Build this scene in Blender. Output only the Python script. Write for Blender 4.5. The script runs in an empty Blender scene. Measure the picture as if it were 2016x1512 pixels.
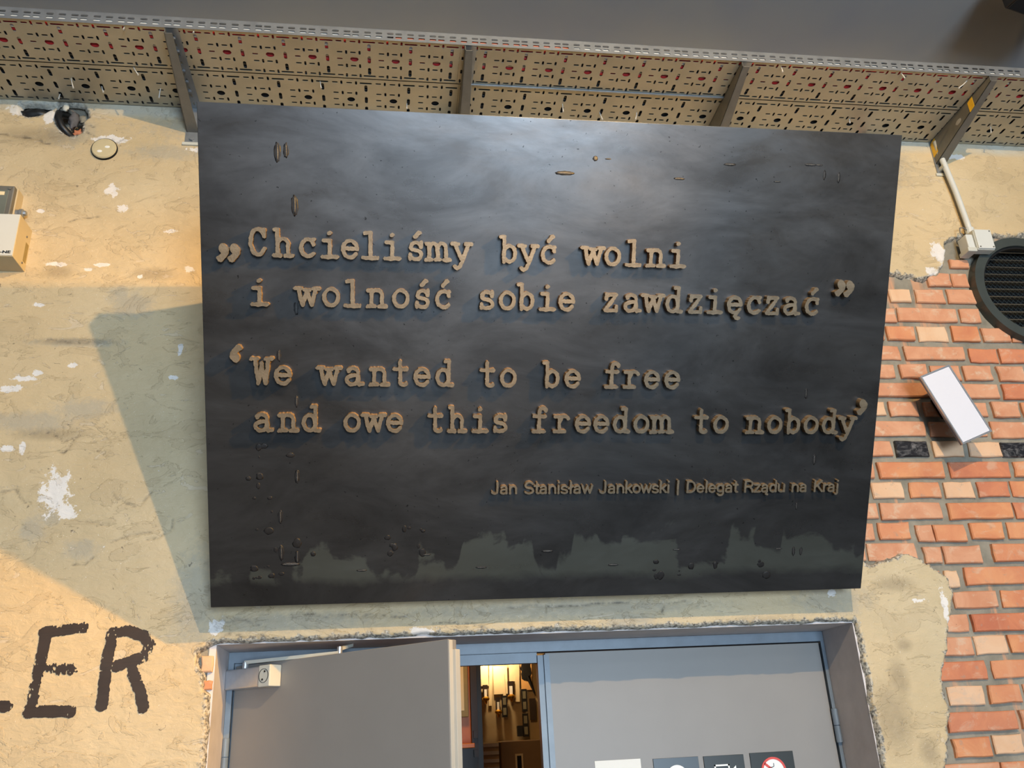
import bpy, bmesh, math, random
import numpy as np
from mathutils import Matrix, Vector, noise as mnoise
random.seed(7)
C = bpy.context.scene.collection
scene = bpy.context.scene

# ------------------------------------------------------------------ camera
cam_d = bpy.data.cameras.new('camera'); cam = bpy.data.objects.new('camera', cam_d); C.objects.link(cam)
cam_d.sensor_width = 36; cam_d.lens = 30.5548; cam_d.clip_start = 0.02; cam_d.clip_end = 200
RC = ((0.990494, -0.128801, -0.048298), (0.004998, 0.384575, -0.92308), (0.137468, 0.914064, 0.381563))
M = Matrix(((RC[0][0], -RC[1][0], -RC[2][0], 0.0),
            (RC[0][1], -RC[1][1], -RC[2][1], -2.75),
            (RC[0][2], -RC[1][2], -RC[2][2], 1.75),
            (0, 0, 0, 1)))
cam.matrix_world = M
scene.camera = cam

# ------------------------------------------------------------------ colour management, world, lights
scene.view_settings.view_transform = 'Standard'; scene.view_settings.look = 'None'
scene.view_settings.gamma = 1; scene.view_settings.use_curve_mapping = False
scene.view_settings.exposure = -0.40
w = bpy.data.worlds.new('world'); scene.world = w; w.use_nodes = True
w.node_tree.nodes['Background'].inputs[0].default_value = (0.55, 0.72, 1.0, 1)
w.node_tree.nodes['Background'].inputs[1].default_value = 1.0
try:
    scene.cycles.use_denoising = True; scene.cycles.max_bounces = 7
    scene.cycles.sample_clamp_indirect = 6.0
except Exception: pass

def look(o, tgt):
    o.rotation_euler = (Vector(tgt) - o.location).to_track_quat('-Z', 'Y').to_euler()
def light(name, kind, loc, tgt, energy, col, **k):
    d = bpy.data.lights.new(name, kind); d.energy = energy; d.color = col
    for a, v in k.items(): setattr(d, a, v)
    o = bpy.data.objects.new(name, d); C.objects.link(o); o.location = loc; look(o, tgt); return o
# daylight through the glazed front of the hall, behind the viewer
light('window_daylight', 'AREA', (1.6, -8.9, 1.35), (1.6, 0, 1.35), 760, (0.64, 0.82, 1.0), shape='RECTANGLE', size=2.4, size_y=2.3)
# added warm area light for the warm reflection at the sign's upper right
light('warm_reflection_fill', 'AREA', (5.0, -8.7, 1.2), (5.0, 0, 1.2), 36, (1.0, 0.74, 0.42), shape='RECTANGLE', size=2.2, size_y=1.8)
# added soft overhead fill for the hall, source out of view
light('overhead_fill_light', 'AREA', (0.6, -3.6, 4.25), (0.6, -3.6, 0), 58, (0.80, 0.90, 1.0), shape='RECTANGLE', size=5.0, size_y=1.2)
light('overhead_fill_light', 'AREA', (0.6, -6.4, 4.25), (0.6, -6.4, 0), 70, (0.80, 0.90, 1.0), shape='RECTANGLE', size=5.0, size_y=1.2)
# warm exhibition spotlights
light('warm_spot_light', 'SPOT', (1.05, -3.5, 4.15), (0.65, -0.3, 2.7), 500, (1.0, 0.67, 0.29), spot_size=math.radians(108), spot_blend=0.6, shadow_soft_size=0.025)
light('yellow_spot_light', 'SPOT', (1.7, -1.7, 3.52), (-2.0, 0.0, 2.0), 760, (1.0, 0.50, 0.03), spot_size=math.radians(56), spot_blend=1.0, shadow_soft_size=0.03)
# picture lamps of the room beyond the door
light('exhibit_lamp_light', 'POINT', (0.60, 2.50, 2.245), (0, 0, 0), 7, (1.0, 0.72, 0.40), shadow_soft_size=0.02)
light('inner_room_light', 'POINT', (0.25, 0.9, 2.6), (0, 0, 0), 26, (1.0, 0.60, 0.25), shadow_soft_size=0.1)

# ------------------------------------------------------------------ helpers
def lin(c):
    return tuple(((v / 255) / 12.92 if v / 255 <= 0.04045 else ((v / 255 + 0.055) / 1.055) ** 2.4) for v in c)
class N:
    def __init__(s, name):
        s.m = bpy.data.materials.new(name); s.m.use_nodes = True; s.t = s.m.node_tree
        s.b = s.t.nodes['Principled BSDF']; s.tc = None
    def new(s, k, **kw):
        n = s.t.nodes.new(k)
        for a, v in kw.items(): setattr(n, a, v)
        return n
    def link(s, a, b): s.t.links.new(a, b)
    def coord(s, scale=(1, 1, 1), kind='Object'):
        tc = s.new('ShaderNodeTexCoord'); mp = s.new('ShaderNodeMapping'); mp.inputs['Scale'].default_value = scale
        s.link(tc.outputs[kind], mp.inputs['Vector']); return mp.outputs[0]
    def noise(s, scale, detail=4, rough=.55, stretch=(1, 1, 1), dist=0.0):
        n = s.new('ShaderNodeTexNoise'); n.inputs['Scale'].default_value = scale; n.inputs['Detail'].default_value = detail
        n.inputs['Roughness'].default_value = rough; n.inputs['Distortion'].default_value = dist
        s.link(s.coord(stretch), n.inputs['Vector']); return n.outputs['Fac']
    def ramp(s, fac, a, b, c0=(0, 0, 0), c1=(1, 1, 1)):
        r = s.new('ShaderNodeValToRGB'); e = r.color_ramp.elements
        e[0].position = a; e[1].position = b; e[0].color = (*c0, 1); e[1].color = (*c1, 1)
        s.link(fac, r.inputs[0]); return r.outputs[0]
    def mix(s, fac, a, b):
        n = s.new('ShaderNodeMix', data_type='RGBA')
        for v, i in ((fac, 0), (a, 6), (b, 7)):
            if isinstance(v, (int, float)): n.inputs[i].default_value = v
            elif isinstance(v, tuple): n.inputs[i].default_value = (*v, 1)
            else: s.link(v, n.inputs[i])
        return n.outputs[2]
    def math(s, op, a, b=0.0, clamp=False):
        n = s.new('ShaderNodeMath', operation=op); n.use_clamp = clamp
        for v, i in ((a, 0), (b, 1)):
            if isinstance(v, (int, float)): n.inputs[i].default_value = v
            else: s.link(v, n.inputs[i])
        return n.outputs[0]
    def bump(s, h, strength=.3, dist=.01):
        n = s.new('ShaderNodeBump'); n.inputs['Strength'].default_value = strength; n.inputs['Distance'].default_value = dist
        s.link(h, n.inputs['Height']); s.link(n.outputs[0], s.b.inputs['Normal'])
    def set(s, col=None, rough=None, metal=None):
        for v, k in ((col, 'Base Color'), (rough, 'Roughness'), (metal, 'Metallic')):
            if v is None: continue
            if isinstance(v, tuple): s.b.inputs[k].default_value = (*v, 1)
            elif isinstance(v, (int, float)): s.b.inputs[k].default_value = v
            else: s.link(v, s.b.inputs[k])
        return s.m
def simple(name, col, rough=.5, metal=0.0, var=.12, scale=12, bump=0.0, srgb=True):
    n = N(name); c = lin(col) if srgb else col
    f = n.noise(scale, 5)
    a = tuple(v * (1 - var) for v in c); b = tuple(min(1, v * (1 + var)) for v in c)
    n.set(n.ramp(f, .3, .7, a, b), rough, metal)
    if bump: n.bump(n.noise(scale * 6, 3), bump, .002)
    return n.m

class MB:
    def __init__(s): s.v = []; s.f = []
    def add(s, vs, fs):
        o = len(s.v); s.v += [tuple(v) for v in vs]; s.f += [tuple(i + o for i in f) for f in fs]; return s
    def box(s, x0, x1, y0, y1, z0, z1, M=None):
        vs = [Vector((x, y, z)) for x in (x0, x1) for y in (y0, y1) for z in (z0, z1)]
        if M: vs = [M @ v for v in vs]
        return s.add(vs, [(0, 1, 3, 2), (4, 6, 7, 5), (0, 4, 5, 1), (2, 3, 7, 6), (0, 2, 6, 4), (1, 5, 7, 3)])
    def bbox(s, x0, x1, y0, y1, z0, z1, b=.003, M=None):       # bevelled box
        bm = bmesh.new(); bmesh.ops.create_cube(bm, size=1)
        bm.transform(Matrix.Translation(((x0 + x1) / 2, (y0 + y1) / 2, (z0 + z1) / 2)) @ Matrix.Diagonal((x1 - x0, y1 - y0, z1 - z0, 1)))
        bmesh.ops.bevel(bm, geom=list(bm.edges), offset=b, segments=2, affect='EDGES', profile=.5)
        if M: bm.transform(M)
        bm.verts.ensure_lookup_table(); bm.verts.index_update()
        s.add([v.co.copy() for v in bm.verts], [[v.index for v in f.verts] for f in bm.faces]); bm.free(); return s
    def tube(s, pts, r, n=8, cap=True):
        pts = [Vector(p) for p in pts]; rs = r if isinstance(r, (list, tuple)) else [r] * len(pts)
        o = len(s.v); up = None
        for i, p in enumerate(pts):
            t = (pts[min(i + 1, len(pts) - 1)] - pts[max(i - 1, 0)]).normalized()
            if up is None: up = t.orthogonal().normalized()
            up = (up - t * up.dot(t)).normalized(); sd = t.cross(up)
            for k in range(n):
                a = 2 * math.pi * k / n; s.v.append(tuple(p + (up * math.cos(a) + sd * math.sin(a)) * rs[i]))
        for i in range(len(pts) - 1):
            for k in range(n):
                s.f.append((o + i * n + k, o + i * n + (k + 1) % n, o + (i + 1) * n + (k + 1) % n, o + (i + 1) * n + k))
        if cap: s.f.append(tuple(o + k for k in range(n))[::-1]); s.f.append(tuple(o + (len(pts) - 1) * n + k for k in range(n)))
        return s
    def cyl(s, p0, p1, r, n=16): return s.tube([p0, p1], r, n)
    def disc_ring(s, c, r0, r1, y0, y1, n=64):                  # ring in the XZ plane
        o = len(s.v)
        for k in range(n):
            a = 2 * math.pi * k / n; ca, sa = math.cos(a), math.sin(a)
            for r, y in ((r0, y0), (r1, y0), (r1, y1), (r0, y1)): s.v.append((c[0] + r * ca, y, c[1] + r * sa))
        for k in range(n):
            a, b = o + 4 * k, o + 4 * ((k + 1) % n)
            for j in range(4): s.f.append((a + j, a + (j + 1) % 4, b + (j + 1) % 4, b + j))
        return s
    def ball(s, c, r, sc=(1, 1, 1), n=10, jit=0.0, M=None, seed=0):
        o = len(s.v); c = Vector(c); rg = random.Random(seed)
        for i in range(n // 2 + 1):
            th = math.pi * i / (n // 2)
            for k in range(n):
                ph = 2 * math.pi * k / n; d = Vector((math.sin(th) * math.cos(ph), math.sin(th) * math.sin(ph), math.cos(th)))
                q = Vector((d.x * sc[0], d.y * sc[1], d.z * sc[2])) * r * (1 + jit * mnoise.noise(d * 2.3 + Vector((seed, 0, 0))))
                if M: q = M.to_3x3() @ q
                s.v.append(tuple(c + q))
        for i in range(n // 2):
            for k in range(n): s.f.append((o + i * n + k, o + (i + 1) * n + k, o + (i + 1) * n + (k + 1) % n, o + i * n + (k + 1) % n))
        return s
    def prism(s, poly, fn, d0, d1):                               # poly extruded from d0 to d1 with fn(a, b, d) -> point
        o = len(s.v); n = len(poly)
        for d in (d0, d1):
            for a, b in poly: s.v.append(tuple(fn(a, b, d)))
        s.f.append(tuple(range(o, o + n))); s.f.append(tuple(range(o + 2 * n - 1, o + n - 1, -1)))
        for k in range(n): s.f.append((o + k, o + n + k, o + n + (k + 1) % n, o + (k + 1) % n))
        return s
    def build(s, name, m, parent=None, smooth=False):
        me = bpy.data.meshes.new(name); me.from_pydata(s.v, [], s.f)
        bm = bmesh.new(); bm.from_mesh(me); bmesh.ops.recalc_face_normals(bm, faces=bm.faces); bm.to_mesh(me); bm.free()
        return link(name, me, m, parent, smooth)
def link(name, me, m, parent=None, smooth=False):
    if m is not None: me.materials.clear(); me.materials.append(m)
    if smooth:
        for p in me.polygons: p.use_smooth = True
    o = bpy.data.objects.new(name, me); C.objects.link(o)
    if parent: o.parent = parent
    return o
def tag(o, label=None, cat=None, group=None, kind=None):
    for k, v in (('label', label), ('category', cat), ('group', group), ('kind', kind)):
        if v: o[k] = v
    return o
def empty(name, loc=(0, 0, 0), **k):
    o = bpy.data.objects.new(name, None); C.objects.link(o); o.location = loc; o.empty_display_size = .05; return tag(o, **k)

# numpy value noise
_rng = np.random.RandomState(3); _lat = _rng.rand(256, 256)
def vn(x, y, seed=0):
    x = x + seed * 17.31; y = y + seed * 9.77
    xi = np.floor(x).astype(int); yi = np.floor(y).astype(int); fx = x - xi; fy = y - yi
    fx = fx * fx * (3 - 2 * fx); fy = fy * fy * (3 - 2 * fy)
    g = lambda a, b: _lat[a & 255, b & 255]
    return (g(xi, yi) * (1 - fx) + g(xi + 1, yi) * fx) * (1 - fy) + (g(xi, yi + 1) * (1 - fx) + g(xi + 1, yi + 1) * fx) * fy
def fbm(x, y, f, o=4, seed=0):
    r = 0; a = 1; t = 0
    for i in range(o): r = r + a * (vn(x * f, y * f, seed + i * 3) - .5); t += a; a *= .5; f *= 2.03
    return r / t * 2
def seg_dist(x, y, a, b):
    dx, dy = b[0] - a[0], b[1] - a[1]; L = dx * dx + dy * dy + 1e-12
    t = np.clip(((x - a[0]) * dx + (y - a[1]) * dy) / L, 0, 1)
    return np.hypot(x - a[0] - t * dx, y - a[1] - t * dy)
def poly_sdf(x, y, P):
    d = np.full(x.shape, 1e9); ins = np.zeros(x.shape, bool)
    for i in range(len(P)):
        a, b = P[i], P[(i + 1) % len(P)]; d = np.minimum(d, seg_dist(x, y, a, b))
        if a[1] != b[1]:
            c = ((a[1] > y) != (b[1] > y)) & (x < (b[0] - a[0]) * (y - a[1]) / (b[1] - a[1]) + a[0]); ins ^= c
    return np.where(ins, -d, d)

def contours(F, x0, y0, h):                                      # marching squares on F<0
    ny, nx = F.shape; P = {}; E = {}
    def pt(i, j, k):                                              # edge key -> point
        if k == 0: a, b = F[j, i], F[j, i + 1]; return (x0 + (i + a / (a - b)) * h, y0 + j * h)
        a, b = F[j, i], F[j + 1, i]; return (x0 + i * h, y0 + (j + a / (a - b)) * h)
    nxt = {}
    S = F < 0
    act = np.argwhere((S[:-1, :-1] | S[1:, :-1] | S[:-1, 1:] | S[1:, 1:]) & ~(S[:-1, :-1] & S[1:, :-1] & S[:-1, 1:] & S[1:, 1:]))
    T = {1: [(3, 0)], 2: [(0, 1)], 3: [(3, 1)], 4: [(1, 2)], 5: [(3, 0), (1, 2)], 6: [(0, 2)], 7: [(3, 2)], 8: [(2, 3)], 9: [(2, 0)],
         10: [(0, 1), (2, 3)], 11: [(2, 1)], 12: [(1, 3)], 13: [(1, 0)], 14: [(0, 3)]}
    for j, i in act:
        c = int(S[j, i]) | int(S[j, i + 1]) << 1 | int(S[j + 1, i + 1]) << 2 | int(S[j + 1, i]) << 3
        ed = ((i, j, 0), (i + 1, j, 1), (i, j + 1, 0), (i, j, 1))
        for a, b in T.get(c, []): nxt[tuple(map(int, ed[a]))] = tuple(map(int, ed[b]))
    loops = []
    while nxt:
        k0 = next(iter(nxt)); L = []; k = k0
        while k in nxt: L.append(pt(*k)); k = nxt.pop(k)
        if len(L) > 5:
            ar = .5 * sum(L[q][0] * L[(q + 1) % len(L)][1] - L[(q + 1) % len(L)][0] * L[q][1] for q in range(len(L)))
            if abs(ar) > 3 * h * h: loops.append(L)
    return loops
def curve_mesh(loops, ext, name='shape', bevel=0.0):
    cu = bpy.data.curves.new(name, 'CURVE'); cu.dimensions = '2D'; cu.fill_mode = 'BOTH'; cu.extrude = ext; cu.bevel_depth = bevel
    for L in loops:
        sp = cu.splines.new('POLY'); sp.points.add(len(L) - 1); sp.use_cyclic_u = True
        co = []
        for p in L: co += [p[0], p[1], 0, 1]
        sp.points.foreach_set('co', co)
    o = bpy.data.objects.new(name, cu); C.objects.link(o)
    dg = bpy.context.evaluated_depsgraph_get(); me = bpy.data.meshes.new_from_object(o.evaluated_get(dg))
    bpy.data.objects.remove(o); bpy.data.curves.remove(cu); return me

# ------------------------------------------------------------------ materials
def plaster_mat():
    n = N('plaster'); at = n.new('ShaderNodeAttribute', attribute_name='masks'); sp = n.new('ShaderNodeSeparateColor'); n.link(at.outputs['Color'], sp.inputs[0])
    at2 = n.new('ShaderNodeAttribute', attribute_name='masks2'); sp2 = n.new('ShaderNodeSeparateColor'); n.link(at2.outputs['Color'], sp2.inputs[0])
    c1, c2, c3 = lin((206, 188, 154)), lin((190, 170, 134)), lin((208, 182, 140))
    col = n.mix(n.ramp(n.noise(1.6, 5, .6), .35, .65), c1, c2)
    col = n.mix(n.ramp(n.noise(.9, 3, .5, (1, 1, 1.7)), .42, .68), col, c3)
    col = n.mix(n.math('MULTIPLY', n.ramp(n.noise(5, 6, .7), .50, .72), .35), col, lin((176, 158, 122)))
    n1 = n.noise(38, 6, .7); n2 = n.noise(120, 3, .6)
    def mask(src, k=1.0, gain=.9, lo=.45, hi=.6):
        return n.ramp(n.math('ADD', n.math('MULTIPLY', src, k), n.math('MULTIPLY', n.math('SUBTRACT', n1, .5), gain * 1.5)), lo, hi)
    col = n.mix(n.math('MULTIPLY', mask(sp.outputs[1], .9, 1.2, .30, .85), .5), col, lin((160, 156, 144)))       # bare grey filler
    col = n.mix(n.math('MULTIPLY', mask(sp.outputs[2], .8, .3, .2, 1.0), .55), col, lin((112, 98, 76)))           # stains
    col = n.mix(mask(sp2.outputs[0], 1.0, 1.6, .42, .66), col, n.mix(n.ramp(n2, .38, .62), lin((92, 88, 82)), lin((198, 190, 174))))  # broken rim
    col = n.mix(mask(sp.outputs[0], 1.0, 1.9, .52, .62), col, lin((226, 220, 214)))                                # white chips
    col = n.mix(n.math('MULTIPLY', n.math('MULTIPLY', sp2.outputs[1], .8, True), n.ramp(n1, .4, .6)), col, lin((70, 62, 54)))                             # crack lines
    col = n.mix(sp2.outputs[2], col, lin((188, 188, 178)))                                                        # pale band under tray
    fl = n.ramp(n.noise(260, 2, .5, (1, 1, 1)), .71, .74)
    col = n.mix(n.math('MULTIPLY', fl, .8), col, lin((232, 226, 214)))
    fl3 = n.ramp(n.noise(15, 6, .6, (.6, 1, 1.5), 1.5), .63, .645); fl2 = n.ramp(n.noise(7, 7, .62, (1, 1, 1.6), 1.2), .56, .575)
    col = n.mix(n.math('MULTIPLY', fl3, .30), col, lin((214, 200, 182))); col = n.mix(n.math('MULTIPLY', fl2, .16), col, lin((160, 140, 110)))
    pit = n.ramp(n.noise(34, 4, .6, (1, 1, 1.3), .8), .70, .72); col = n.mix(n.math('MULTIPLY', pit, .7), col, lin((96, 84, 68)))
    n.set(col, n.ramp(n1, .3, .7, (.42,) * 3, (.66,) * 3), 0)
    h = n.math('ADD', n.math('MULTIPLY', n.noise(26, 6, .6, (1, 1, 1.8), .6), 1.0), n.math('MULTIPLY', n1, .35))
    fl2 = n.ramp(n.noise(7, 7, .62, (1, 1, 1.6), 1.2), .56, .575)
    fl3 = n.ramp(n.noise(15, 6, .6, (.6, 1, 1.5), 1.5), .63, .645)
    h = n.math('ADD', h, n.math('MULTIPLY', sp2.outputs[0], -.0)); h = n.math('ADD', h, n.math('ADD', n.math('MULTIPLY', fl2, .35), n.math('MULTIPLY', fl3, -.45)))
    n.bump(h, .6, .006); return n.m
def brick_mat(name, a, b, pale=.25):
    n = N(name); oi = n.new('ShaderNodeObjectInfo'); f = n.noise(9, 5, .6, (1, 1, 1), .8)
    col = n.mix(n.ramp(f, .35, .65), lin(a), lin(b))
    col = n.mix(n.math('MULTIPLY', oi.outputs['Random'], .35), col, lin((214, 150, 112)))
    col = n.mix(n.math('MULTIPLY', n.ramp(n.noise(16, 6, .65, (1, 1, 1.5), .5), .54, .66), pale * 1.6), col, lin((206, 176, 150)))
    col = n.mix(n.math('MULTIPLY', n.ramp(n.noise(30, 5, .7), .62, .70), .5), col, lin((148, 134, 120)))
    col = n.mix(n.ramp(n.noise(140, 2), .74, .78), col, lin((70, 44, 34)))
    col = n.mix(n.math('MULTIPLY', n.ramp(n.noise(8, 5, .6, (1, 1, .13), .4), .60, .66), .42), col, lin((214, 164, 128)))
    col = n.mix(n.math('MULTIPLY', n.ramp(n.noise(2.2, 3, .5), .55, .75), .25), col, lin((150, 96, 72)))
    col = n.mix(.14, col, lin((206, 168, 138)))
    n.set(col, .75); n.bump(n.noise(60, 5, .6), .5, .003); return n.m
def steel_mat(name, base, rough, metal, stains=False):
    n = N(name); st = n.noise(4, 7, .66, (.6, 1.25, 1), .6); f2 = n.noise(2.2, 4, .55)
    col = n.mix(n.ramp(st, .35, .68), tuple(v * .72 for v in base), tuple(min(1, v * 1.35) for v in base))
    col = n.mix(n.ramp(n.noise(90, 2), .70, .74), col, tuple(v * .35 for v in base))
    r = n.ramp(n.noise(5, 7, .66, (.55, 1.3, 1), .5), .3, .7, (rough - .07,) * 3, (rough + .10,) * 3)
    if stains:                                                    # etched, run-down patches along the foot of the plate
        tc = n.new('ShaderNodeTexCoord'); sx = n.new('ShaderNodeSeparateXYZ'); n.link(tc.outputs['Object'], sx.inputs[0])
        runs = n.ramp(n.noise(4.5, 3, .5, (1, .22, 1), .2), .46, .50); runs2 = n.ramp(n.noise(11, 2, .4, (1, .10, 1)), .50, .56); brk = n.noise(5, 6, .6, (.8, 1.1, 1), .5)
        top = n.math('ADD', .10, n.math('ADD', n.math('MULTIPLY', runs, .08), n.math('MULTIPLY', runs2, .035)))
        top = n.math('ADD', top, n.math('MULTIPLY', n.math('SUBTRACT', brk, .5), .42))
        up = n.ramp(n.math('MULTIPLY', n.math('SUBTRACT', top, sx.outputs[1]), 12.0), 0, .3)
        low = n.ramp(n.math('ADD', sx.outputs[1], n.math('MULTIPLY', n.math('SUBTRACT', brk, .5), .10)), .055, .085)
        m = n.math('MULTIPLY', n.math('MULTIPLY', up, low), .8)
        col = n.mix(m, col, lin((112, 116, 110)))
        spk = n.ramp(n.noise(34, 5, .7, (.7, 1.2, 1)), .62, .66)
        col = n.mix(n.math('MULTIPLY', n.math('MULTIPLY', spk, low), .0), col, (0, 0, 0))
    n.set(col, r, metal); n.bump(n.noise(22, 5, .6), .06, .002); return n.m
m_plaster = plaster_mat()
_n = N('mortar'); _c = _n.ramp(_n.noise(14, 6, .6), .3, .7, lin((118, 114, 102)), lin((152, 146, 132)))
_c = _n.mix(_n.math('MULTIPLY', _n.ramp(_n.noise(8, 5, .6, (1, 1, .13), .4), .58, .64), .75), _c, lin((204, 152, 116)))
_n.set(_c, .9); _n.bump(_n.noise(70, 5, .65), .8, .004); m_mortar = _n.m
bricks_m = {'N': brick_mat('brick_salmon', (192, 124, 88), (212, 156, 122), .6), 'O': brick_mat('brick_orange', (196, 110, 68), (214, 142, 92), .35),
            'P': brick_mat('brick_pale', (220, 178, 140), (226, 192, 158), .6), 'D': brick_mat('brick_red', (176, 84, 52), (206, 118, 74), .3)}
_n = N('brick_black'); _n.set(_n.ramp(_n.noise(22, 5, .7, (1, 1, 2), 1.2), .48, .72, lin((30, 30, 34)), lin((120, 118, 118))), .35); bricks_m['K'] = _n.m
m_tray = simple('galvanised_tray', (182, 172, 150), .42, .35, .10, 9)
m_galv = simple('galvanised_steel', (150, 154, 158), .38, .55, .12, 20)
m_arm = simple('dull_bracket_steel', (120, 118, 112), .5, .4, .15, 14)
m_ceil = None
_n = N('ceiling_paint')
_c = _n.mix(_n.ramp(_n.noise(1.1, 4, .5), .35, .7), lin((158, 160, 166)), lin((182, 178, 168)))
_tc = _n.new('ShaderNodeTexCoord'); _sx = _n.new('ShaderNodeSeparateXYZ'); _n.link(_tc.outputs['Object'], _sx.inputs[0])
_st = _n.ramp(_n.math('ADD', _sx.outputs[0], _n.math('MULTIPLY', _n.noise(2.2, 5, .6), .6)), 2.55, 2.70)
_c = _n.mix(_st, _c, _n.mix(_n.ramp(_n.noise(6, 6, .7), .4, .6), lin((104, 90, 76)), lin((150, 136, 116))))
_n.set(_c, .32); m_ceil = _n.m
m_ceil.node_tree.nodes['Principled BSDF'].inputs['Roughness'].default_value = .4
m_steel = steel_mat('blackened_steel', lin((80, 80, 81)), .31, .80, True)
m_letter = simple('letter_steel', (124, 112, 94), .42, .5, .22, 40, .2)
m_cut = simple('torch_cut_edge', (120, 98, 68), .5, .15, .3, 80)
m_edge = simple('folded_edge_steel', (70, 60, 50), .5, .5, .2, 30)
m_weld = simple('ground_weld', (78, 76, 74), .45, .4, .3, 80, .5)
m_burn = simple('burnt_halo', (30, 28, 28), .55, .2, .3, 60)
m_floor = simple('polished_concrete', (88, 85, 80), .45, 0, .2, 1.5)
m_hall = simple('hall_wall_paint', (84, 82, 78), .7, 0, .1, 2)
m_doorp = simple('door_grey_paint', (138, 134, 130), .45, 0, .03, 6)
m_frame = simple('frame_blue_grey_paint', (112, 124, 136), .38, 0, .12, 20)
m_reveal = simple('reveal_grey_paint', (206, 198, 196), .6, 0, .08, 12, .2)
m_black = simple('black_paint', (20, 20, 21), .45, 0, .2, 20)
m_dark = simple('dark_void', (12, 12, 13), .9, 0, .2, 20)
m_rubber = simple('black_cable_sheath', (24, 25, 28), .45, 0, .2, 30)
m_red = simple('red_cable_sheath', (190, 40, 42), .4, 0, .15, 30)
m_white = simple('white_cable_sheath', (215, 212, 204), .45, 0, .06, 30)
m_orange = simple('orange_cable_sheath', (206, 96, 40), .45, 0, .1, 30)
m_yel = simple('yellow_tape', (236, 186, 40), .5, 0, .08, 40)
m_grey_pl = simple('grey_plastic', (196, 196, 186), .5, 0, .04, 20)
m_box = simple('white_enamel', (206, 208, 204), .4, 0, .03, 8)
m_boxside = simple('beige_enamel', (190, 176, 146), .5, 0, .05, 12)
m_vent = simple('dark_grey_enamel', (66, 72, 70), .42, .2, .1, 20)
m_louv = simple('louvre_metal', (132, 124, 110), .4, .5, .15, 30)
m_paper = simple('paper', (236, 234, 228), .8, 0, .02, 6)
m_ink = simple('ink_black', (14, 14, 15), .5)
m_signd = simple('sign_black', (24, 34, 36), .35, 0, .05, 6)
m_signg = simple('sign_slate', (62, 74, 84), .35, 0, .05, 6)
m_signw = simple('sign_white', (240, 240, 236), .5, 0, .01)
m_signr = simple('sign_red', (214, 74, 66), .5, 0, .03)
m_alu = simple('brushed_aluminium', (206, 208, 212), .3, .8, .04, 60)
m_wood = simple('orange_wood', (190, 104, 30), .45, 0, .2, 8)
m_woodd = simple('dark_wood', (40, 26, 16), .5, 0, .25, 12)
m_brass = simple('brass', (214, 160, 60), .25, .9, .1, 20)
m_collage = simple('inner_wall_plaster', (176, 156, 120), .8, 0, .3, 3.5)
m_smoke = simple('smoked_lid', (104, 110, 104), .12, 0, .15, 10)
m_label = simple('paper_label', (146, 128, 80), .6, 0, .1, 30)

# ------------------------------------------------------------------ the shell of the hall
X0, X1, YB, ZC = -4.5, 6.5, -9.0, 4.32
floor = tag(MB().box(X0, X1, YB, 3.2, -.1, 0).build('floor', m_floor), kind='structure')
ceil = tag(MB().box(X0, X1, YB, .3, ZC, ZC + .15).build('ceiling', m_ceil), kind='structure')
tag(MB().box(X0 - .15, X0, YB, .3, 0, ZC).build('wall_left', m_hall), kind='structure')
tag(MB().box(X1, X1 + .15, YB, .3, 0, ZC).build('wall_right', m_hall), kind='structure')
wb = MB().box(X0, -1.4, YB - .15, YB, 0, ZC).box(3.6, X1, YB - .15, YB, 0, ZC).box(-1.4, 3.6, YB - .15, YB, 3.3, ZC).box(-1.4, 3.6, YB - .15, YB, 0, .2)
tag(wb.build('wall_back', m_hall), kind='structure')
wf = MB()
for x in (-1.4, -.15, 1.1, 2.35, 3.55): wf.box(x, x + .06, YB - .05, YB + .02, .2, 3.3)
wf.box(-1.4, 3.6, YB - .05, YB + .02, .2, .27).box(-1.4, 3.6, YB - .05, YB + .02, 3.24, 3.3)
tag(wf.build('window_1', m_black), kind='structure')

# ------------------------------------------------------------------ front wall: core, reveal, mortar bed, bricks, plaster
DX0, DX1, DZ = -.51, 1.505, 2.062
core = MB().box(X0, DX0 - .02, .12, .30, 0, ZC).box(DX1 + .02, X1, .12, .30, 0, ZC).box(DX0 - .02, DX1 + .02, .12, .30, DZ + .02, ZC)
core.box(X0, -1.75, 0.0, .12, 0, ZC).box(3.05, X1, 0.0, .12, 0, ZC).box(-1.75, DX0 - .02, 0.0, .12, 0, 1.25).box(DX1 + .02, 3.05, 0.0, .12, 0, 1.25)
wall = tag(core.build('wall_front', m_hall), kind='structure')

BRK = [(1.687, 3.347), (1.939, 3.371), (2.018, 3.362), (2.072, 3.345), (2.14, 3.376), (2.178, 3.423), (2.2, 3.522), (2.249, 3.543), (2.296, 3.549), (2.432, 3.554), (2.563, 3.568), (2.882, 3.593),
       (3.4, 3.60), (3.4, 1.1), (1.70, 1.1), (1.692, 1.546), (1.72, 1.614), (1.749, 1.659), (1.754, 1.718), (1.763, 1.777), (1.768, 1.838), (1.792, 1.931), (1.833, 2.018), (1.866, 2.091), (1.882, 2.166), (1.869, 2.208), (1.823, 2.244), (1.75, 2.289), (1.722, 2.289), (1.603, 2.252), (1.578, 2.267), (1.2, 2.261), (1.2, 3.33)]
HOLES = [[(-1.352, 4.0), (-1.345, 3.962), (-1.315, 3.952), (-1.285, 3.955), (-1.262, 3.975), (-1.240, 3.985), (-1.236, 4.0)],
         [(-1.222, 4.01), (-1.226, 3.965), (-1.214, 3.93), (-1.19, 3.89), (-1.165, 3.873), (-1.140, 3.884), (-1.130, 3.89), (-1.134, 3.925), (-1.118, 3.955), (-1.124, 3.985), (-1.135, 4.01)]]
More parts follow.
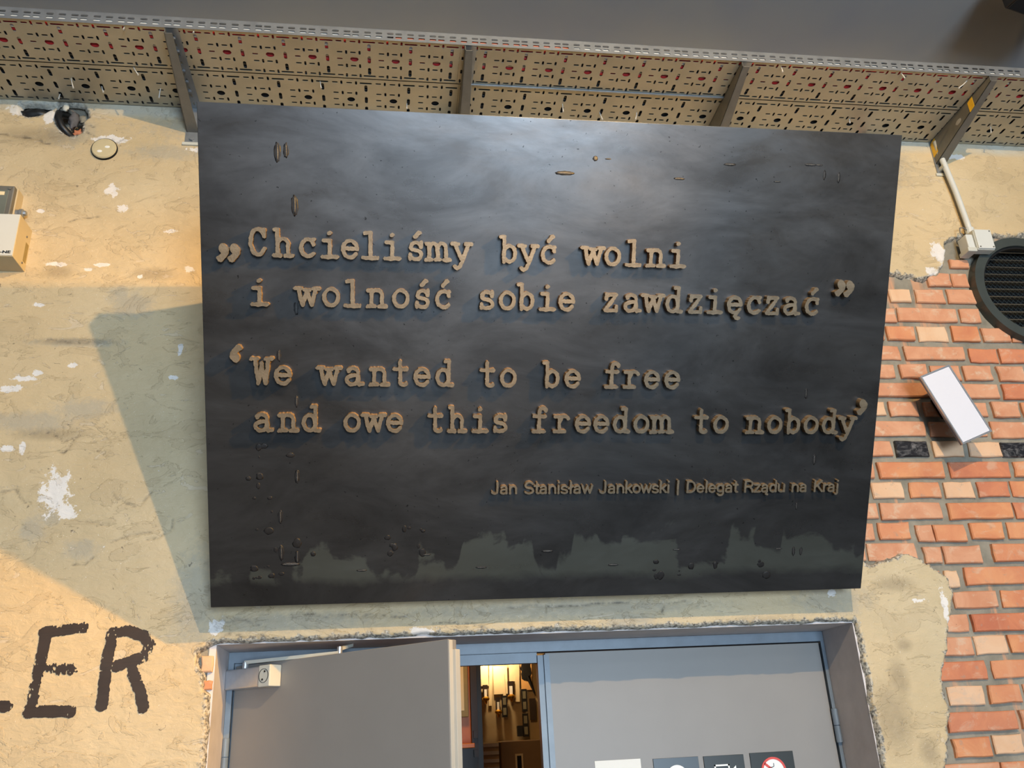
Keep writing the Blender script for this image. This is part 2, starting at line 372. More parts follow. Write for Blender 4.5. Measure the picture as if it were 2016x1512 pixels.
CHIP = [(-1.019, 2.528, 0.0378, 0.0608), (-0.978, 2.464, 0.0275, 0.019), (-1.137, 2.672, 0.0103, 0.0171), (-1.186, 2.672, 0.0241, 0.0095), (-1.206, 2.873, 0.031, 0.0133), (-1.166, 2.909, 0.0378, 0.0095), (-1.135, 2.927, 0.0138, 0.0076), (-1.131, 3.334, 0.0344, 0.0067), (-1.031, 3.315, 0.0138, 0.0067), (-0.987, 3.334, 0.0275, 0.0067), (-0.772, 3.476, 0.0241, 0.0076), (-0.948, 3.564, 0.0206, 0.0133), (-0.698, 3.013, 0.0086, 0.0228), (-0.71, 2.915, 0.0155, 0.0067), (-1.026, 2.958, 0.0138, 0.0095), (-0.857, 3.288, 0.0086, 0.0067), (-0.698, 3.324, 0.0155, 0.0114), (-1.215, 3.543, 0.0103, 0.0076), (2.16, 3.47, 0.03, 0.045), (2.11, 3.388, 0.022, 0.019), (1.746, 2.124, 0.0189, 0.0067), (1.443, 2.156, 0.0155, 0.0114), (-0.991, 3.638, 0.0206, 0.0228), (1.834, 2.091, 0.0103, 0.076), (0.759, 2.03, 0.05, 0.0095), (0.095, 2.079, 0.0344, 0.0114), (-0.513, 2.11, 0.0206, 0.0228), (-1.168, 3.175, 0.0172, 0.0076), (-1.36, 3.97, .03, .02), (-1.245, 3.95, .018, .03), (-.68, 3.83, .05, .012), (2.0, 3.93, .05, .03), (2.35, 3.95, .05, .012), (-1.02, 3.86, .06, .014)]
GREY = [(0.749, 2.085, 0.0654, 0.03), (-1.069, 2.418, 0.0258, 0.0342), (-0.922, 2.351, 0.0378, 0.0228), (-1.023, 2.449, 0.0206, 0.019), (-0.915, 3.219, 0.0275, 0.0266), (-0.817, 3.812, 0.1032, 0.0266), (-1.128, 2.761, 0.1032, 0.0266), (-1.029, 3.037, 0.1032, 0.0114), (-0.87, 3.181, 0.0516, 0.038), (1.443, 2.136, 0.1032, 0.038), (-0.315, 2.119, 0.2064, 0.02), (0.524, 2.131, 0.344, 0.02), (-1.163, 3.896, 0.0688, 0.057), (-0.578, 2.194, 0.05, 0.114), (-0.975, 2.804, 0.0688, 0.0266), (-.65, 3.93, .2, .05), (2.0, 3.9, .1, .1)]
DARK = [(1.617, 1.883, 0.0241, 0.0418), (1.568, 1.763, 0.0482, 0.076), (1.658, 1.984, 0.0206, 0.0152), (1.667, 1.663, 0.0241, 0.0304), (-1.062, 2.718, 0.0774, 0.0152), (-1.122, 3.303, 0.0344, 0.019), (-0.817, 3.301, 0.0516, 0.019), (-1.046, 3.042, 0.086, 0.0095), (1.668, 2.18, 0.0516, 0.019), (1.186, 2.071, 0.1032, 0.0152), (-1.27, 3.86, .1, .03)]
CRACK = [[(-1.4, 3.867), (-1.329, 3.853), (-1.223, 3.829)], [(-1.117, 3.505), (-1.077, 3.517), (-1.02, 3.53)], [(-1.18, 2.53), (-1.144, 2.533), (-1.104, 2.506), (-1.087, 2.494)], [(-1.07, 2.727), (-1.02, 2.693), (-0.985, 2.706), (-1.015, 2.654), (-1.046, 2.659)], [(-0.856, 2.526), (-0.808, 2.493), (-0.772, 2.48), (-0.743, 2.522)], [(-0.838, 2.375), (-0.781, 2.393), (-0.723, 2.404)], [(-0.736, 2.381), (-0.699, 2.388), (-0.671, 2.403), (-0.67, 2.435)], [(-0.921, 2.432), (-0.852, 2.427)], [(-1.028, 2.387), (-1.009, 2.405), (-0.984, 2.401)], [(-0.938, 2.308), (-0.902, 2.308), (-0.883, 2.327)], [(-1.122, 3.049), (-1.092, 3.036), (-1.068, 3.035), (-0.983, 3.047)], [(-0.918, 2.659), (-0.885, 2.642)], [(-0.522, 2.133), (-0.484, 2.12), (-0.434, 2.133), (-0.373, 2.106)], [(-0.256, 2.142), (-0.165, 2.129), (-0.074, 2.134), (0.049, 2.125)], [(0.364, 2.143), (0.461, 2.148), (0.59, 2.141), (0.756, 2.151)], [(0.852, 2.105), (0.872, 2.136), (0.941, 2.15)], [(-0.499, 2.08), (-0.444, 2.084), (-0.371, 2.080)], [(-1.037, 3.801), (-1.067, 3.833)], [(-1.109, 3.887), (-1.023, 3.835), (-0.966, 3.872)], [(-1.15, 3.931), (-1.086, 3.912)], [(0.126, 2.097), (0.204, 2.107), (0.298, 2.082)]]

def relief(x, z):                                                # height of the plaster face, metres towards the room
    h = .0035 * fbm(x, z, 1.3, 3, 1) + .0016 * fbm(x, z * 1.6, 7, 4, 2) + .0007 * fbm(x, z * 1.5, 30, 3, 4)
    return h
hg = .0055
gx = np.arange(-1.8, 3.1, hg); gz = np.arange(1.2, 4.35, hg); GX, GZ = np.meshgrid(gx, gz)
DOOR = [(DX0, -1), (DX0, 1.925), (DX0 - .016, 1.94), (DX0 - .020, 1.985), (DX0 - .042, 2.012), (DX0 - .040, 2.040), (DX0 - .012, 2.052), (DX0, DZ), (DX1, DZ), (DX1, -1)]
rag = .010 * fbm(GX, GZ, 14, 4, 5) + .006 * fbm(GX, GZ, 45, 2, 6)
s_br = -poly_sdf(GX, GZ, BRK) + rag * 1.4
s_dr = -poly_sdf(GX, GZ, DOOR) + (.5 * rag + .002)
s_ho = np.maximum(*[-poly_sdf(GX, GZ, h) for h in HOLES]) + .5 * rag
SD = np.maximum(np.maximum(s_br, s_dr), s_ho)
gyy, gxx = np.gradient(SD, hg); gl = np.hypot(gxx, gyy) + 1e-6
mv = (SD > 0) & (SD < hg * 1.2)
PX = np.where(mv, GX - gxx / gl * SD, GX); PZ = np.where(mv, GZ - gyy / gl * SD, GZ)
dist = np.where(mv, 0, -SD)
HY = relief(GX, GZ)
crk = np.zeros(GX.shape)
for c in CRACK:
    wob = .012 * fbm(GX, GZ, 18, 3, 8)
    d = np.min([seg_dist(GX + wob, GZ + wob, c[i], c[i + 1]) for i in range(len(c) - 1)], 0)
    crk = np.maximum(crk, np.clip(1 - d / .0048, 0, 1))
def blobs(L, k=1.0):
    r = np.zeros(GX.shape)
    for x, z, a, b in L: r = np.maximum(r, np.clip(1.35 - np.hypot((GX - x) / a, (GZ - z) / b) * .75 * k, 0, 1))
    return r
chip = blobs(CHIP); grey = blobs(GREY, .8); dark = blobs(DARK, .8)
rim = np.clip(1 - dist / .028, 0, 1)
HY = HY - .003 * crk + .0015 * chip * (fbm(GX, GZ, 60, 2, 9)) - .0015 * chip
HY = HY + .006 * rim * fbm(GX, GZ, 40, 3, 11)
PY = -HY + .024 * np.clip(1 - dist / .009, 0, 1) ** 1.5
PY = np.clip(PY, -.014, .024)
ny, nx = GX.shape; ok = SD < hg * 1.2
cell = ok[:-1, :-1] & ok[1:, :-1] & ok[:-1, 1:] & ok[1:, 1:]
jj, ii = np.nonzero(cell); idx = jj * nx + ii
F = np.stack([idx, idx + 1, idx + nx + 1, idx + nx], 1)
used = np.zeros(ny * nx, bool); used[F.ravel()] = True; rem = -np.ones(ny * nx, int); rem[used] = np.arange(used.sum()); F = rem[F]
V = np.stack([PX.ravel()[used], PY.ravel()[used], PZ.ravel()[used]], 1)
me = bpy.data.meshes.new('plaster'); me.vertices.add(len(V)); me.vertices.foreach_set('co', V.ravel().astype(np.float32))
me.loops.add(F.size); me.loops.foreach_set('vertex_index', F.ravel().astype(np.int32)); me.polygons.add(len(F))
me.polygons.foreach_set('loop_start', (np.arange(len(F)) * 4).astype(np.int32)); me.polygons.foreach_set('use_smooth', np.ones(len(F), bool)); me.update(calc_edges=True)
band = np.clip((GZ - 3.955) / .03, 0, 1) * (.45 + .5 * np.clip(fbm(GX, GZ, 6, 3, 12) + .3, 0, 1))
def attr(nm, a, b, c):
    at = me.attributes.new(nm, 'FLOAT_COLOR', 'POINT')
    at.data.foreach_set('color', np.stack([q.ravel()[used] for q in (a, b, c)] + [np.ones(used.sum())], 1).ravel().astype(np.float32))
attr('masks', chip, grey, dark); attr('masks2', rim, crk, band)
plaster = link('plaster', me, m_plaster, wall)

# mortar bed and hole backs
hm = .012; ax = np.arange(-1.78, 3.08, hm); az = np.arange(1.22, 4.32, hm); AX, AZ = np.meshgrid(ax, az)
inh = np.min([poly_sdf(AX, AZ, h) for h in HOLES], 0)
AY = .0225 - .004 * fbm(AX, AZ, 20, 4, 20) + np.where(inh < .006, .085, 0)
din = poly_sdf(AX, AZ, [(DX0 - .004, 0), (DX0 - .004, DZ + .004), (DX1 + .004, DZ + .004), (DX1 + .004, 0)])
k = (din > 0) & (np.hypot(AX - 2.50, AZ - 3.31) > .215); ny2, nx2 = AX.shape; c2 = k[:-1, :-1] & k[1:, :-1] & k[:-1, 1:] & k[1:, 1:]; jj, ii = np.nonzero(c2); idx = jj * nx2 + ii
bed = MB(); bed.v = [tuple(p) for p in np.stack([AX.ravel(), AY.ravel(), AZ.ravel()], 1)]; bed.f = [tuple(q) for q in np.stack([idx, idx + 1, idx + nx2 + 1, idx + nx2], 1).tolist()]
mb_me = bpy.data.meshes.new('mortar'); mb_me.from_pydata(bed.v, [], bed.f); link('mortar', mb_me, m_mortar, wall, True)
# painted door reveal
rv = MB().box(DX0 - .02, DX0, .020, .30, 0, DZ + .02).box(DX1, DX1 + .02, .020, .30, 0, DZ + .02).box(DX0 - .02, DX1 + .02, .020, .30, DZ, DZ + .02)
tag(rv.build('door_reveal', m_reveal, wall))

ROWS = [
 [('N', 2.205, 2.287, 3.413, 3.451)],
 [('N', 2.092, 2.188, 3.33, 3.388), ('N', 2.197, 2.269, 3.33, 3.39)],
 [('P', 1.912, 2.003, 3.257, 3.311), ('N', 2.026, 2.145, 3.255, 3.314), ('N', 2.16, 2.28, 3.256, 3.317)],
 [('N', 1.80, 1.917, 3.168, 3.227), ('N', 1.928, 2.175, 3.171, 3.23), ('N', 2.191, 2.276, 3.172, 3.232), ('N', 2.284, 2.386, 3.169, 3.234)],
 [('O', 1.866, 1.978, 3.091, 3.15), ('P', 1.995, 2.115, 3.089, 3.152), ('O', 2.134, 2.247, 3.091, 3.154), ('N', 2.263, 2.377, 3.09, 3.149), ('N', 2.387, 2.491, 3.09, 3.147)],
 [('N', 1.78, 1.899, 3.011, 3.067), ('N', 1.921, 2.163, 3.01, 3.066), ('D', 2.185, 2.3, 3.002, 3.059), ('D', 2.308, 2.454, 3.001, 3.059)],
 [('N', 1.75, 1.863, 2.936, 2.992), ('N', 1.881, 1.989, 2.935, 2.991), ('N', 2.009, 2.127, 2.929, 2.988), ('N', 2.139, 2.254, 2.928, 2.987), ('N', 2.28, 2.388, 2.925, 2.986)],
 [('N', 1.737, 1.987, 2.861, 2.916), ('N', 1.996, 2.26, 2.856, 2.913), ('D', 2.282, 2.493, 2.853, 2.913)],
 [('P', 1.67, 1.788, 2.788, 2.841), ('N', 1.805, 1.917, 2.784, 2.841), ('N', 1.945, 2.04, 2.784, 2.84), ('N', 2.056, 2.195, 2.782, 2.838), ('N', 2.217, 2.323, 2.778, 2.84)],
 [('N', 1.68, 1.926, 2.707, 2.764), ('N', 1.948, 2.171, 2.705, 2.762), ('N', 2.191, 2.423, 2.698, 2.762)],
 [('N', 1.66, 1.778, 2.631, 2.688), ('K', 1.795, 1.919, 2.629, 2.688), ('P', 1.94, 2.056, 2.628, 2.687), ('P', 2.079, 2.206, 2.627, 2.683), ('K', 2.21, 2.338, 2.624, 2.682)],
 [('O', 1.709, 1.958, 2.55, 2.608), ('D', 1.984, 2.22, 2.549, 2.608), ('O', 2.238, 2.45, 2.549, 2.608)],
 [('P', 1.67, 1.788, 2.478, 2.536), ('O', 1.813, 1.929, 2.478, 2.534), ('P', 1.944, 2.056, 2.476, 2.533), ('D', 2.076, 2.194, 2.478, 2.534), ('O', 2.207, 2.312, 2.476, 2.534)],
 [('N', 1.43, 1.676, 2.405, 2.462), ('N', 1.684, 1.913, 2.401, 2.46), ('O', 1.942, 2.185, 2.398, 2.456), ('D', 2.197, 2.44, 2.398, 2.455)],
 [('N', 1.53, 1.645, 2.331, 2.389), ('O', 1.662, 1.778, 2.333, 2.391), ('N', 1.802, 1.861, 2.322, 2.38), ('O', 1.866, 1.982, 2.32, 2.379), ('O', 2.006, 2.129, 2.326, 2.385), ('O', 2.149, 2.266, 2.327, 2.385)],
 [('N', 1.46, 1.596, 2.263, 2.318), ('N', 1.608, 1.785, 2.261, 2.319), ('N', 1.81, 1.873, 2.247, 2.304), ('N', 1.882, 2.025, 2.246, 2.305), ('O', 2.069, 2.301, 2.248, 2.308)],
 [('N', 1.782, 1.852, 2.164, 2.22), ('P', 1.867, 1.916, 2.165, 2.221), ('O', 1.943, 2.169, 2.171, 2.231)],
 [('N', 1.762, 1.867, 2.092, 2.148), ('N', 1.881, 2.042, 2.095, 2.15), ('O', 2.058, 2.183, 2.092, 2.15)],
 [('N', 1.792, 1.913, 2.02, 2.075), ('D', 1.929, 2.163, 2.018, 2.075)],
 [('N', 1.780, 1.908, 1.945, 2.002), ('P', 1.918, 2.033, 1.945, 2.005), ('O', 2.043, 2.158, 1.946, 2.004)],
 [('D', 1.729, 1.939, 1.869, 1.927), ('O', 1.958, 2.190, 1.869, 1.925)],
 [('P', 1.785, 1.907, 1.792, 1.85), ('O', 1.926, 2.035, 1.793, 1.849)],
 [('D', 1.757, 1.999, 1.712, 1.771)],
 [('O', 1.761, 1.888, 1.639, 1.696), ('P', 1.899, 2.0, 1.643, 1.699)],
 [('N', 1.687, 1.9, 1.569, 1.623), ('O', 1.906, 2.149, 1.565, 1.618)],
 [('N', 1.70, 1.82, 1.490, 1.548), ('O', 1.84, 1.96, 1.490, 1.548)]]
VC, VR = (2.50, 3.31), .23
rb = random.Random(11)
def brick(kind, x0, x1, z0, z1, fill=False):
    cx, cz, hx, hz = (x0 + x1) / 2, (z0 + z1) / 2, (x1 - x0) / 2, (z1 - z0) / 2
    if hx < .008: return
    out = []
    for a, b in ((-1, -1), (-.33, -1), (.4, -1), (1, -1), (1, 0), (1, 1), (.33, 1), (-.4, 1), (-1, 1), (-1, 0)):
        out.append((cx + a * hx + rb.uniform(-.0028, .0028), cz + b * hz + rb.uniform(-.0018, .0018)))
    if math.hypot(cx - VC[0], cz - VC[1]) < VR - .03: return
    out = [((p[0], p[1]) if math.hypot(p[0] - VC[0], p[1] - VC[1]) > .226 else (VC[0] + (p[0] - VC[0]) * .226 / math.hypot(p[0] - VC[0], p[1] - VC[1]), VC[1] + (p[1] - VC[1]) * .226 / math.hypot(p[0] - VC[0], p[1] - VC[1]))) for p in out]
    y = .009 + rb.uniform(-.003, .004); n = len(out); mb = MB()
    def ring(s, yy): return [(cx + (p[0] - cx) * (1 - s / max(hx, .01)), yy, cz + (p[1] - cz) * (1 - s / hz)) for p in out]
    vs = ring(0, .05) + ring(0, y + .0035) + ring(.0035, y + rb.uniform(-.001, .001))
    fs = [tuple(range(2 * n, 3 * n))]
    for L in (0, 1):
        for q in range(n): fs.append((L * n + q, L * n + (q + 1) % n, (L + 1) * n + (q + 1) % n, (L + 1) * n + q))
    mb.add(vs, fs).build('brick', bricks_m[kind], wall)
cnt = 0
for r in ROWS:
    for b in r: brick(*b)
    xe = max(b[2] for b in r) + .017; z0, z1 = r[-1][3], r[-1][4]; lng = (r[-1][2] - r[-1][1]) > .16
    while xe < 2.92:
        L = .238 if lng else .112
        if not (math.hypot(xe + L / 2 - VC[0], (z0 + z1) / 2 - VC[1]) < VR - .06): brick(rb.choice('NNOODDP'), xe, xe + L, z0, z1)
        xe += L + .017
    if .0 < z0 and 2.3 < z0 < 3.3:
        xe = min(b[1] for b in r) - .017
        for q in range(1 if lng else 2): L = .238 if lng else .112; brick(rb.choice('NO'), xe - L, xe, z0, z1); xe -= L + .017

# painted letters L E R on the left plaster
PAINT = dict(L=[[(-1.171, 2.108), (-1.155, 1.916)], [(-1.155, 1.913), (-1.062, 1.913)]],
             E=[[(-0.984, 2.112), (-0.992, 1.993), (-0.998, 1.895)], [(-0.990, 2.112), (-0.885, 2.122)], [(-0.990, 2.012), (-0.900, 2.007)], [(-1.000, 1.897), (-0.890, 1.893)]],
             R=[[(-0.803, 2.103), (-0.808, 2.013), (-0.808, 1.905)], [(-0.803, 2.106), (-0.760, 2.108), (-0.715, 2.093), (-0.694, 2.066), (-0.708, 2.034), (-0.78, 2.010)], [(-0.735, 1.995), (-0.708, 1.94), (-0.695, 1.895)]])
m_pt = simple('black_brush_paint', (52, 40, 32), .6, 0, .15, 20)
for ch, strokes in PAINT.items():
    pts = [p for s in strokes for p in s]; xa = min(p[0] for p in pts) - .03; xb = max(p[0] for p in pts) + .03; za = min(p[1] for p in pts) - .03; zb = max(p[1] for p in pts) + .03
    h = .0011; X, Z = np.meshgrid(np.arange(xa, xb, h), np.arange(za, zb, h)); Fd = np.full(X.shape, 9.)
    wx = X + .0022 * fbm(X, Z, 60, 2, 31); wz = Z + .0022 * fbm(X, Z, 60, 2, 33)
    for s in strokes:
        for i in range(len(s) - 1): Fd = np.minimum(Fd, seg_dist(wx, wz, s[i], s[i + 1]) - .0165)
    core = np.clip(-Fd / .0165, 0, 1)
    dry = .55 * fbm(X, Z * .35, 260, 2, 35) + .45 * fbm(X, Z, 160, 2, 38) + .75 * fbm(X, Z, 16, 3, 36)
    if ch == 'R': dry = dry + .38 * np.clip(1 - np.hypot(X + .70, Z - 2.07) / .06, 0, 1) + .3 * np.clip(1 - np.hypot(X + .808, Z - 1.95) / .03, 0, 1)
    if ch == 'E': dry = dry + .30 * np.clip(1 - np.hypot(X + 1.01, Z - 1.93) / .06, 0, 1)
    Fd = np.maximum(Fd + .0022 * fbm(X, Z, 170, 2, 41), (dry - .15 - .75 * core ** .7) * .02)
    lm = curve_mesh(contours(Fd, xa, za, h), .0004)
    co = np.empty(len(lm.vertices) * 3, np.float32); lm.vertices.foreach_get('co', co); co = co.reshape(-1, 3)
    x, z, d = co[:, 0].copy(), co[:, 1].copy(), co[:, 2].copy()
    co[:, 0] = x; co[:, 2] = z; co[:, 1] = -relief(x, z) - .0011 - d
    lm.vertices.foreach_set('co', co.ravel()); lm.update()
    link('painted_letter', lm, m_pt, wall)

brick('O', -.538, -.512, 1.935, 1.962); brick('P', -.548, -.514, 1.985, 2.030)
# round painted-over cap, plugged holes
cp = empty('plug_cap', (-1.036, -.004, 3.812), label='round beige painted-over cover cap on the left plaster below the tray', cat='cap')
mb = MB(); mb.tube([(0, .006, 0), (0, -.004, 0), (0, -.008, 0), (0, -.009, 0)], [.043, .043, .040, .030], 40)
m_cap = simple('painted_cap', (200, 184, 146), .5, 0, .05, 20); mb.build('cover_disc', m_cap, cp)
for dx, dz, a in ((-.012, -.016, .5), (.012, .004, .9)):
    MB().ball((dx, -.0088, dz), .008, (1.2, .15, .7), 10).build('chipped_spot', m_paper, cp)
MB().disc_ring((0, 0), .0425, .0455, -.003, .004, 48).build('gap_ring', m_dark, cp)
def lump(name, c, r, sc, m, parent, seed, jit=.5): return MB().ball(c, r, sc, 16, jit, None, seed).build(name, m, parent, True)
h1 = empty('cable_hole_plug', (-1.30, .05, 3.98), label='flat dark plug stuffed in the leftmost hole under the tray', cat='hole plug')
lump('stuffing', (-.005, -.02, -.005), .05, (1.0, .5, .45), m_rubber, h1, 1); lump('stuffing', (.035, -.01, .012), .022, (1.2, .8, .6), m_rubber, h1, 5)
h2 = empty('cable_hole_plug', (-1.17, .04, 3.94), label='larger hole with a black hose, grey cloth and broken brick, left of the round cap', cat='hole plug')
MB().tube([(-.035, .03, .07), (-.047, -.035, .03), (-.043, -.045, 0), (-.025, -.04, -.035), (.0, -.02, -.058), (.02, .02, -.06)], .013, 12).build('corrugated_hose', m_rubber, h2, True)
lump('cloth', (.005, -.025, .008), .032, (.55, .5, 1.1), simple('grey_cloth', (92, 90, 92), .7, 0, .3, 40), h2, 3)
lump('brick_rubble', (.022, -.005, -.038), .022, (1, .6, .7), bricks_m['D'], h2, 9, .9); lump('brick_rubble', (.03, 0, .03), .02, (1, .6, .9), m_mortar, h2, 12, .9)
lump('torn_tape', (-.022, -.045, .05), .018, (.6, .3, 1), m_grey_pl, h2, 14)

# ------------------------------------------------------------------ steel doors
DY = .245
fr = MB()
fr.box(DX0 + .001, -.492, .238, .298, 0, 2.05).box(1.492, DX1 - .001, .238, .298, 0, 2.05).box(-.492, 1.492, .238, .298, 2.028, 2.05)
fr.box(DX0 + .001, DX1 - .001, .238, .298, 2.05, DZ - .001)
fr.box(-.492, .489, .262, .298, 1.995, 2.028).box(-.492, -.468, .27, .298, 0, 2.0)
tag(fr.build('trim_1', m_frame), kind='structure')
def hinge(parent, x, y, z):
    MB().cyl((x, y, z), (x, y, z + .052), .0105, 14).build('hinge_barrel', m_frame, parent, False)
    MB().cyl((x, y, z + .054), (x, y, z + .106), .0105, 14).build('hinge_barrel', m_frame, parent, False)
d2 = empty('door_2', (1.489, DY, 0), kind='structure')
MB().bbox(-.975, -.002, 0, .05, .01, 2.024, .0015).build('door_leaf', m_doorp, d2)
MB().box(-.980, -.962, -.0035, 0, .01, 2.018).build('meeting_strip', m_frame, d2); MB().box(-1.0, -.978, .006, .05, .01, 2.018).build('astragal', m_frame, d2)
hinge(d2, .006, -.012, 1.70); hinge(d2, .006, -.012, .3)
ang = math.atan2(-.32 - DY, .1545 + .489); LW = .857
d1 = empty('door_1', (-.489, DY, 0), kind='structure'); d1.rotation_euler = (0, 0, ang)
MB().bbox(.004, LW, 0, .036, .01, 2.018, .0015).build('door_leaf', m_doorp, d1)
m_strip = simple('pale_edge_strip', (190, 184, 172), .5, 0, .04, 10)
MB().bbox(LW, LW + .003, .001, .016, .01, 2.016, .001).build('edge_strip', m_strip, d1); MB().bbox(LW + .0005, LW + .012, .016, .036, .01, 1.992, .001).build('edge_strip', m_strip, d1)
hinge(d1, -.004, -.012, 1.70); hinge(d1, -.004, -.012, .3)
# door closer on the open leaf
clo = empty('door_closer', (0, 0, 0), label='silver door closer with folding arm at the top of the open grey door leaf', cat='door closer')
clo.location = (-.489, DY, 0); clo.rotation_euler = (0, 0, ang)
MB().bbox(.01, .165, -.045, -.001, 1.945, 2.004, .004).build('body', m_alu, clo)
MB().bbox(.165, .215, -.047, -.001, 1.943, 2.006, .003).build('end_cap', m_grey_pl, clo)
MB().disc_ring((.189, 1.975), .0195, .0205, -.0485, -.0465, 40).build('cap_ring', m_black, clo)
for dz in (-.011, .012): MB().cyl((.189 + dz * .4, -.049, 1.975 + dz), (.189 + dz * .4, -.046, 1.975 + dz), .003, 10).build('cap_screw', m_black, clo)
MB().cyl((.085, -.03, 2.0), (.085, -.03, 2.022), .010, 14).build('spindle', m_alu, clo)
Mi = (Matrix.Translation(clo.location) @ Matrix.Rotation(ang, 4, 'Z')).inverted()
e1 = Mi @ Vector((-.149, -.0, 2.030)); e2 = Mi @ Vector((-.12, .10, 2.056))
def bar(p, q, wd, th):
    p, q = Vector(p), Vector(q); t = (q - p).normalized(); sd = t.cross(Vector((0, 0, 1))).normalized() * wd / 2; u = Vector((0, 0, th / 2)); mb = MB()
    return mb.add([p - sd - u, p + sd - u, p + sd + u, p - sd + u, q - sd - u, q + sd - u, q + sd + u, q - sd + u], [(0, 1, 2, 3), (4, 7, 6, 5), (0, 4, 5, 1), (1, 5, 6, 2), (2, 6, 7, 3), (3, 7, 4, 0)])
bar((.085, -.03, 2.022), e1 + Vector((0, 0, -.006)),   .016, .010).build('arm', m_grey_pl, clo)
bar(e1 + Vector((0, 0, .006)), e2, .014, .009).build('forearm', m_grey_pl, clo)
MB().cyl(e1 + Vector((0, 0, -.012)), e1 + Vector((0, 0, .012)), .008, 14).build('elbow', m_alu, clo)

# notices on the closed leaf (their tops show)
def notice(name, x0, x1, zt, m, label, zb=1.53):
    o = empty(name, ((x0 + x1) / 2, DY, zt), label=label, cat='notice'); hw = (x1 - x0) / 2
    MB().bbox(-hw, hw, -.005 if m is not m_paper else -.0015, -.0006, zb - zt, 0, .0005).build('board' if m is not m_paper else 'sheet', m, o); return o, hw
notice('paper_notice', .655, .807, 1.684, m_paper, 'white paper sheet on the closed door, leftmost of the notices', 1.47)
o, hw = notice('pictogram_sign', .848, 1.000, 1.681, m_signg, 'slate grey sign plate with a white round pictogram, between the paper and the camera sign')
MB().disc_ring((.0, -.058), .020, .036, -.0062, -.005, 40).build('pictogram_ring', m_signw, o)
MB().ball((0, -.0055, -.058), .012, (1, .1, 1), 16).build('pictogram_dot', m_signw, o)
o, hw = notice('pictogram_sign', 1.018, 1.155, 1.680, m_signd, 'black sign plate with a white video camera pictogram on the closed door')
MB().box(-.036, .016, -.0062, -.005, -.032, -.027).box(-.036, -.031, -.0062, -.005, -.068, -.027).box(.011, .016, -.0062, -.005, -.068, -.027).box(-.036, .016, -.0062, -.005, -.068, -.063).build('camera_outline', m_signw, o)
MB().prism([(.018, -.048), (.038, -.032), (.038, -.064)], lambda a, b, d: (a, d, b), -.0062, -.005).build('camera_lens', m_signw, o)
o, hw = notice('pictogram_sign', 1.177, 1.327, 1.682, m_signd, 'black sign plate with a red no-smoking ring, rightmost of the notices')
MB().cyl((0, -.0062, -.058), (0, -.005, -.058), .040, 40).build('white_disc', m_signw, o)
MB().disc_ring((0, -.058), .036, .043, -.0072, -.005, 48).build('red_ring', m_signr, o)
MB().box(-.038, .038, -.0072, -.006, -.004, .004, Matrix.Translation((0, 0, -.058)) @ Matrix.Rotation(math.radians(40), 4, 'Y')).build('red_bar', m_signr, o)
MB().box(-.028, .022, -.0068, -.006, -.070, -.060).build('cigarette', m_signd, o)
MB().tube([(.002, -.0068, -.034), (.002, -.0068, -.043), (-.004, -.0068, -.046), (-.014, -.0068, -.046), (-.018, -.0068, -.052)], .0012, 6).build('smoke_line', m_signd, o)

# ------------------------------------------------------------------ room beyond the door
inner = MB().box(-1.6, 3.2, 2.62, 2.75, 0, 3.0).box(-1.75, -1.6, .30, 2.75, 0, 3.0).box(3.2, 3.35, .30, 2.75, 0, 3.0).box(-1.75, 3.35, .30, 2.75, 3.0, 3.1)
tag(inner.build('wall_inner', m_collage), kind='structure')
def rm(px, py, y=2.6):                                            # the far room seen from the door: picture ray to a point on plane y
    f = 1711.066; d = [(px - 1008) / f, (py - 756) / f, 1]; r = [sum(RC[i][j] * d[i] for i in range(3)) for j in range(3)]; t = (y + 2.75) / r[1]
    return (r[0] * t, y, 1.75 + r[2] * t)
def zpx(x, y): return (860 + x / 5.558, 1240 + y / 5.558)
def quad(name, x0, y0, x1, y1, m, parent=None, y=2.6, th=.008, tilt=0):
    a = rm(*zpx(x0, y0), y); b = rm(*zpx(x1, y1), y); cx, cz = (a[0] + b[0]) / 2, (a[2] + b[2]) / 2; hw, hh = abs(b[0] - a[0]) / 2, abs(a[2] - b[2]) / 2
    return MB().box(-hw, hw, y - th, y, -hh, hh, Matrix.Translation((cx, 0, cz)) @ Matrix.Rotation(tilt, 4, 'Y')).build(name, m, parent), cx, cz, hw, hh
m_pap2 = simple('aged_paper', (226, 208, 168), .8, 0, .08, 5)
for q, (a, lb) in enumerate([((472, 372, 565, 612), 'aged paper sheet on the inner wall beside the dark post'), ((562, 380, 612, 830), 'long narrow paper strip hanging under the bright lamp'),
                             ((614, 400, 780, 700), 'wide paper sheet lit by the lamp on the inner wall'), ((712, 480, 752, 722), 'narrow paper slip hanging right of the lamp glow'),
                             ((786, 372, 908, 560), 'paper sheet high on the inner wall left of the poster'), ((850, 515, 912, 785), 'slim white paper strip between plaque and film frames')]):
    o = quad('paper_sheet', *a, m_pap2, None, 2.612 - q * .003, .002, (-.03, .05, 0, -.04, .02, .03)[q])[0]; tag(o, lb, 'paper', 'papers on the inner room wall')
o = quad('wall_poster', 915, 372, 1048, 655, simple('poster_ground', (226, 176, 110), .7, 0, .1, 6), None, 2.6, .003, .02); tag(o[0], 'orange poster with a dark upright shape at the right of the inner wall', 'poster')
pz = rm(*zpx(975, 450), 2.596); MB().ball((pz[0], 2.596, pz[2]), .05, (.6, .02, 1.2), 14, .5, None, 4).tube([(pz[0] + .01, 2.595, pz[2] - .03), (pz[0] + .045, 2.595, pz[2] - .13)], [.014, .004], 8).build('printed_shape', m_ink, o[0])
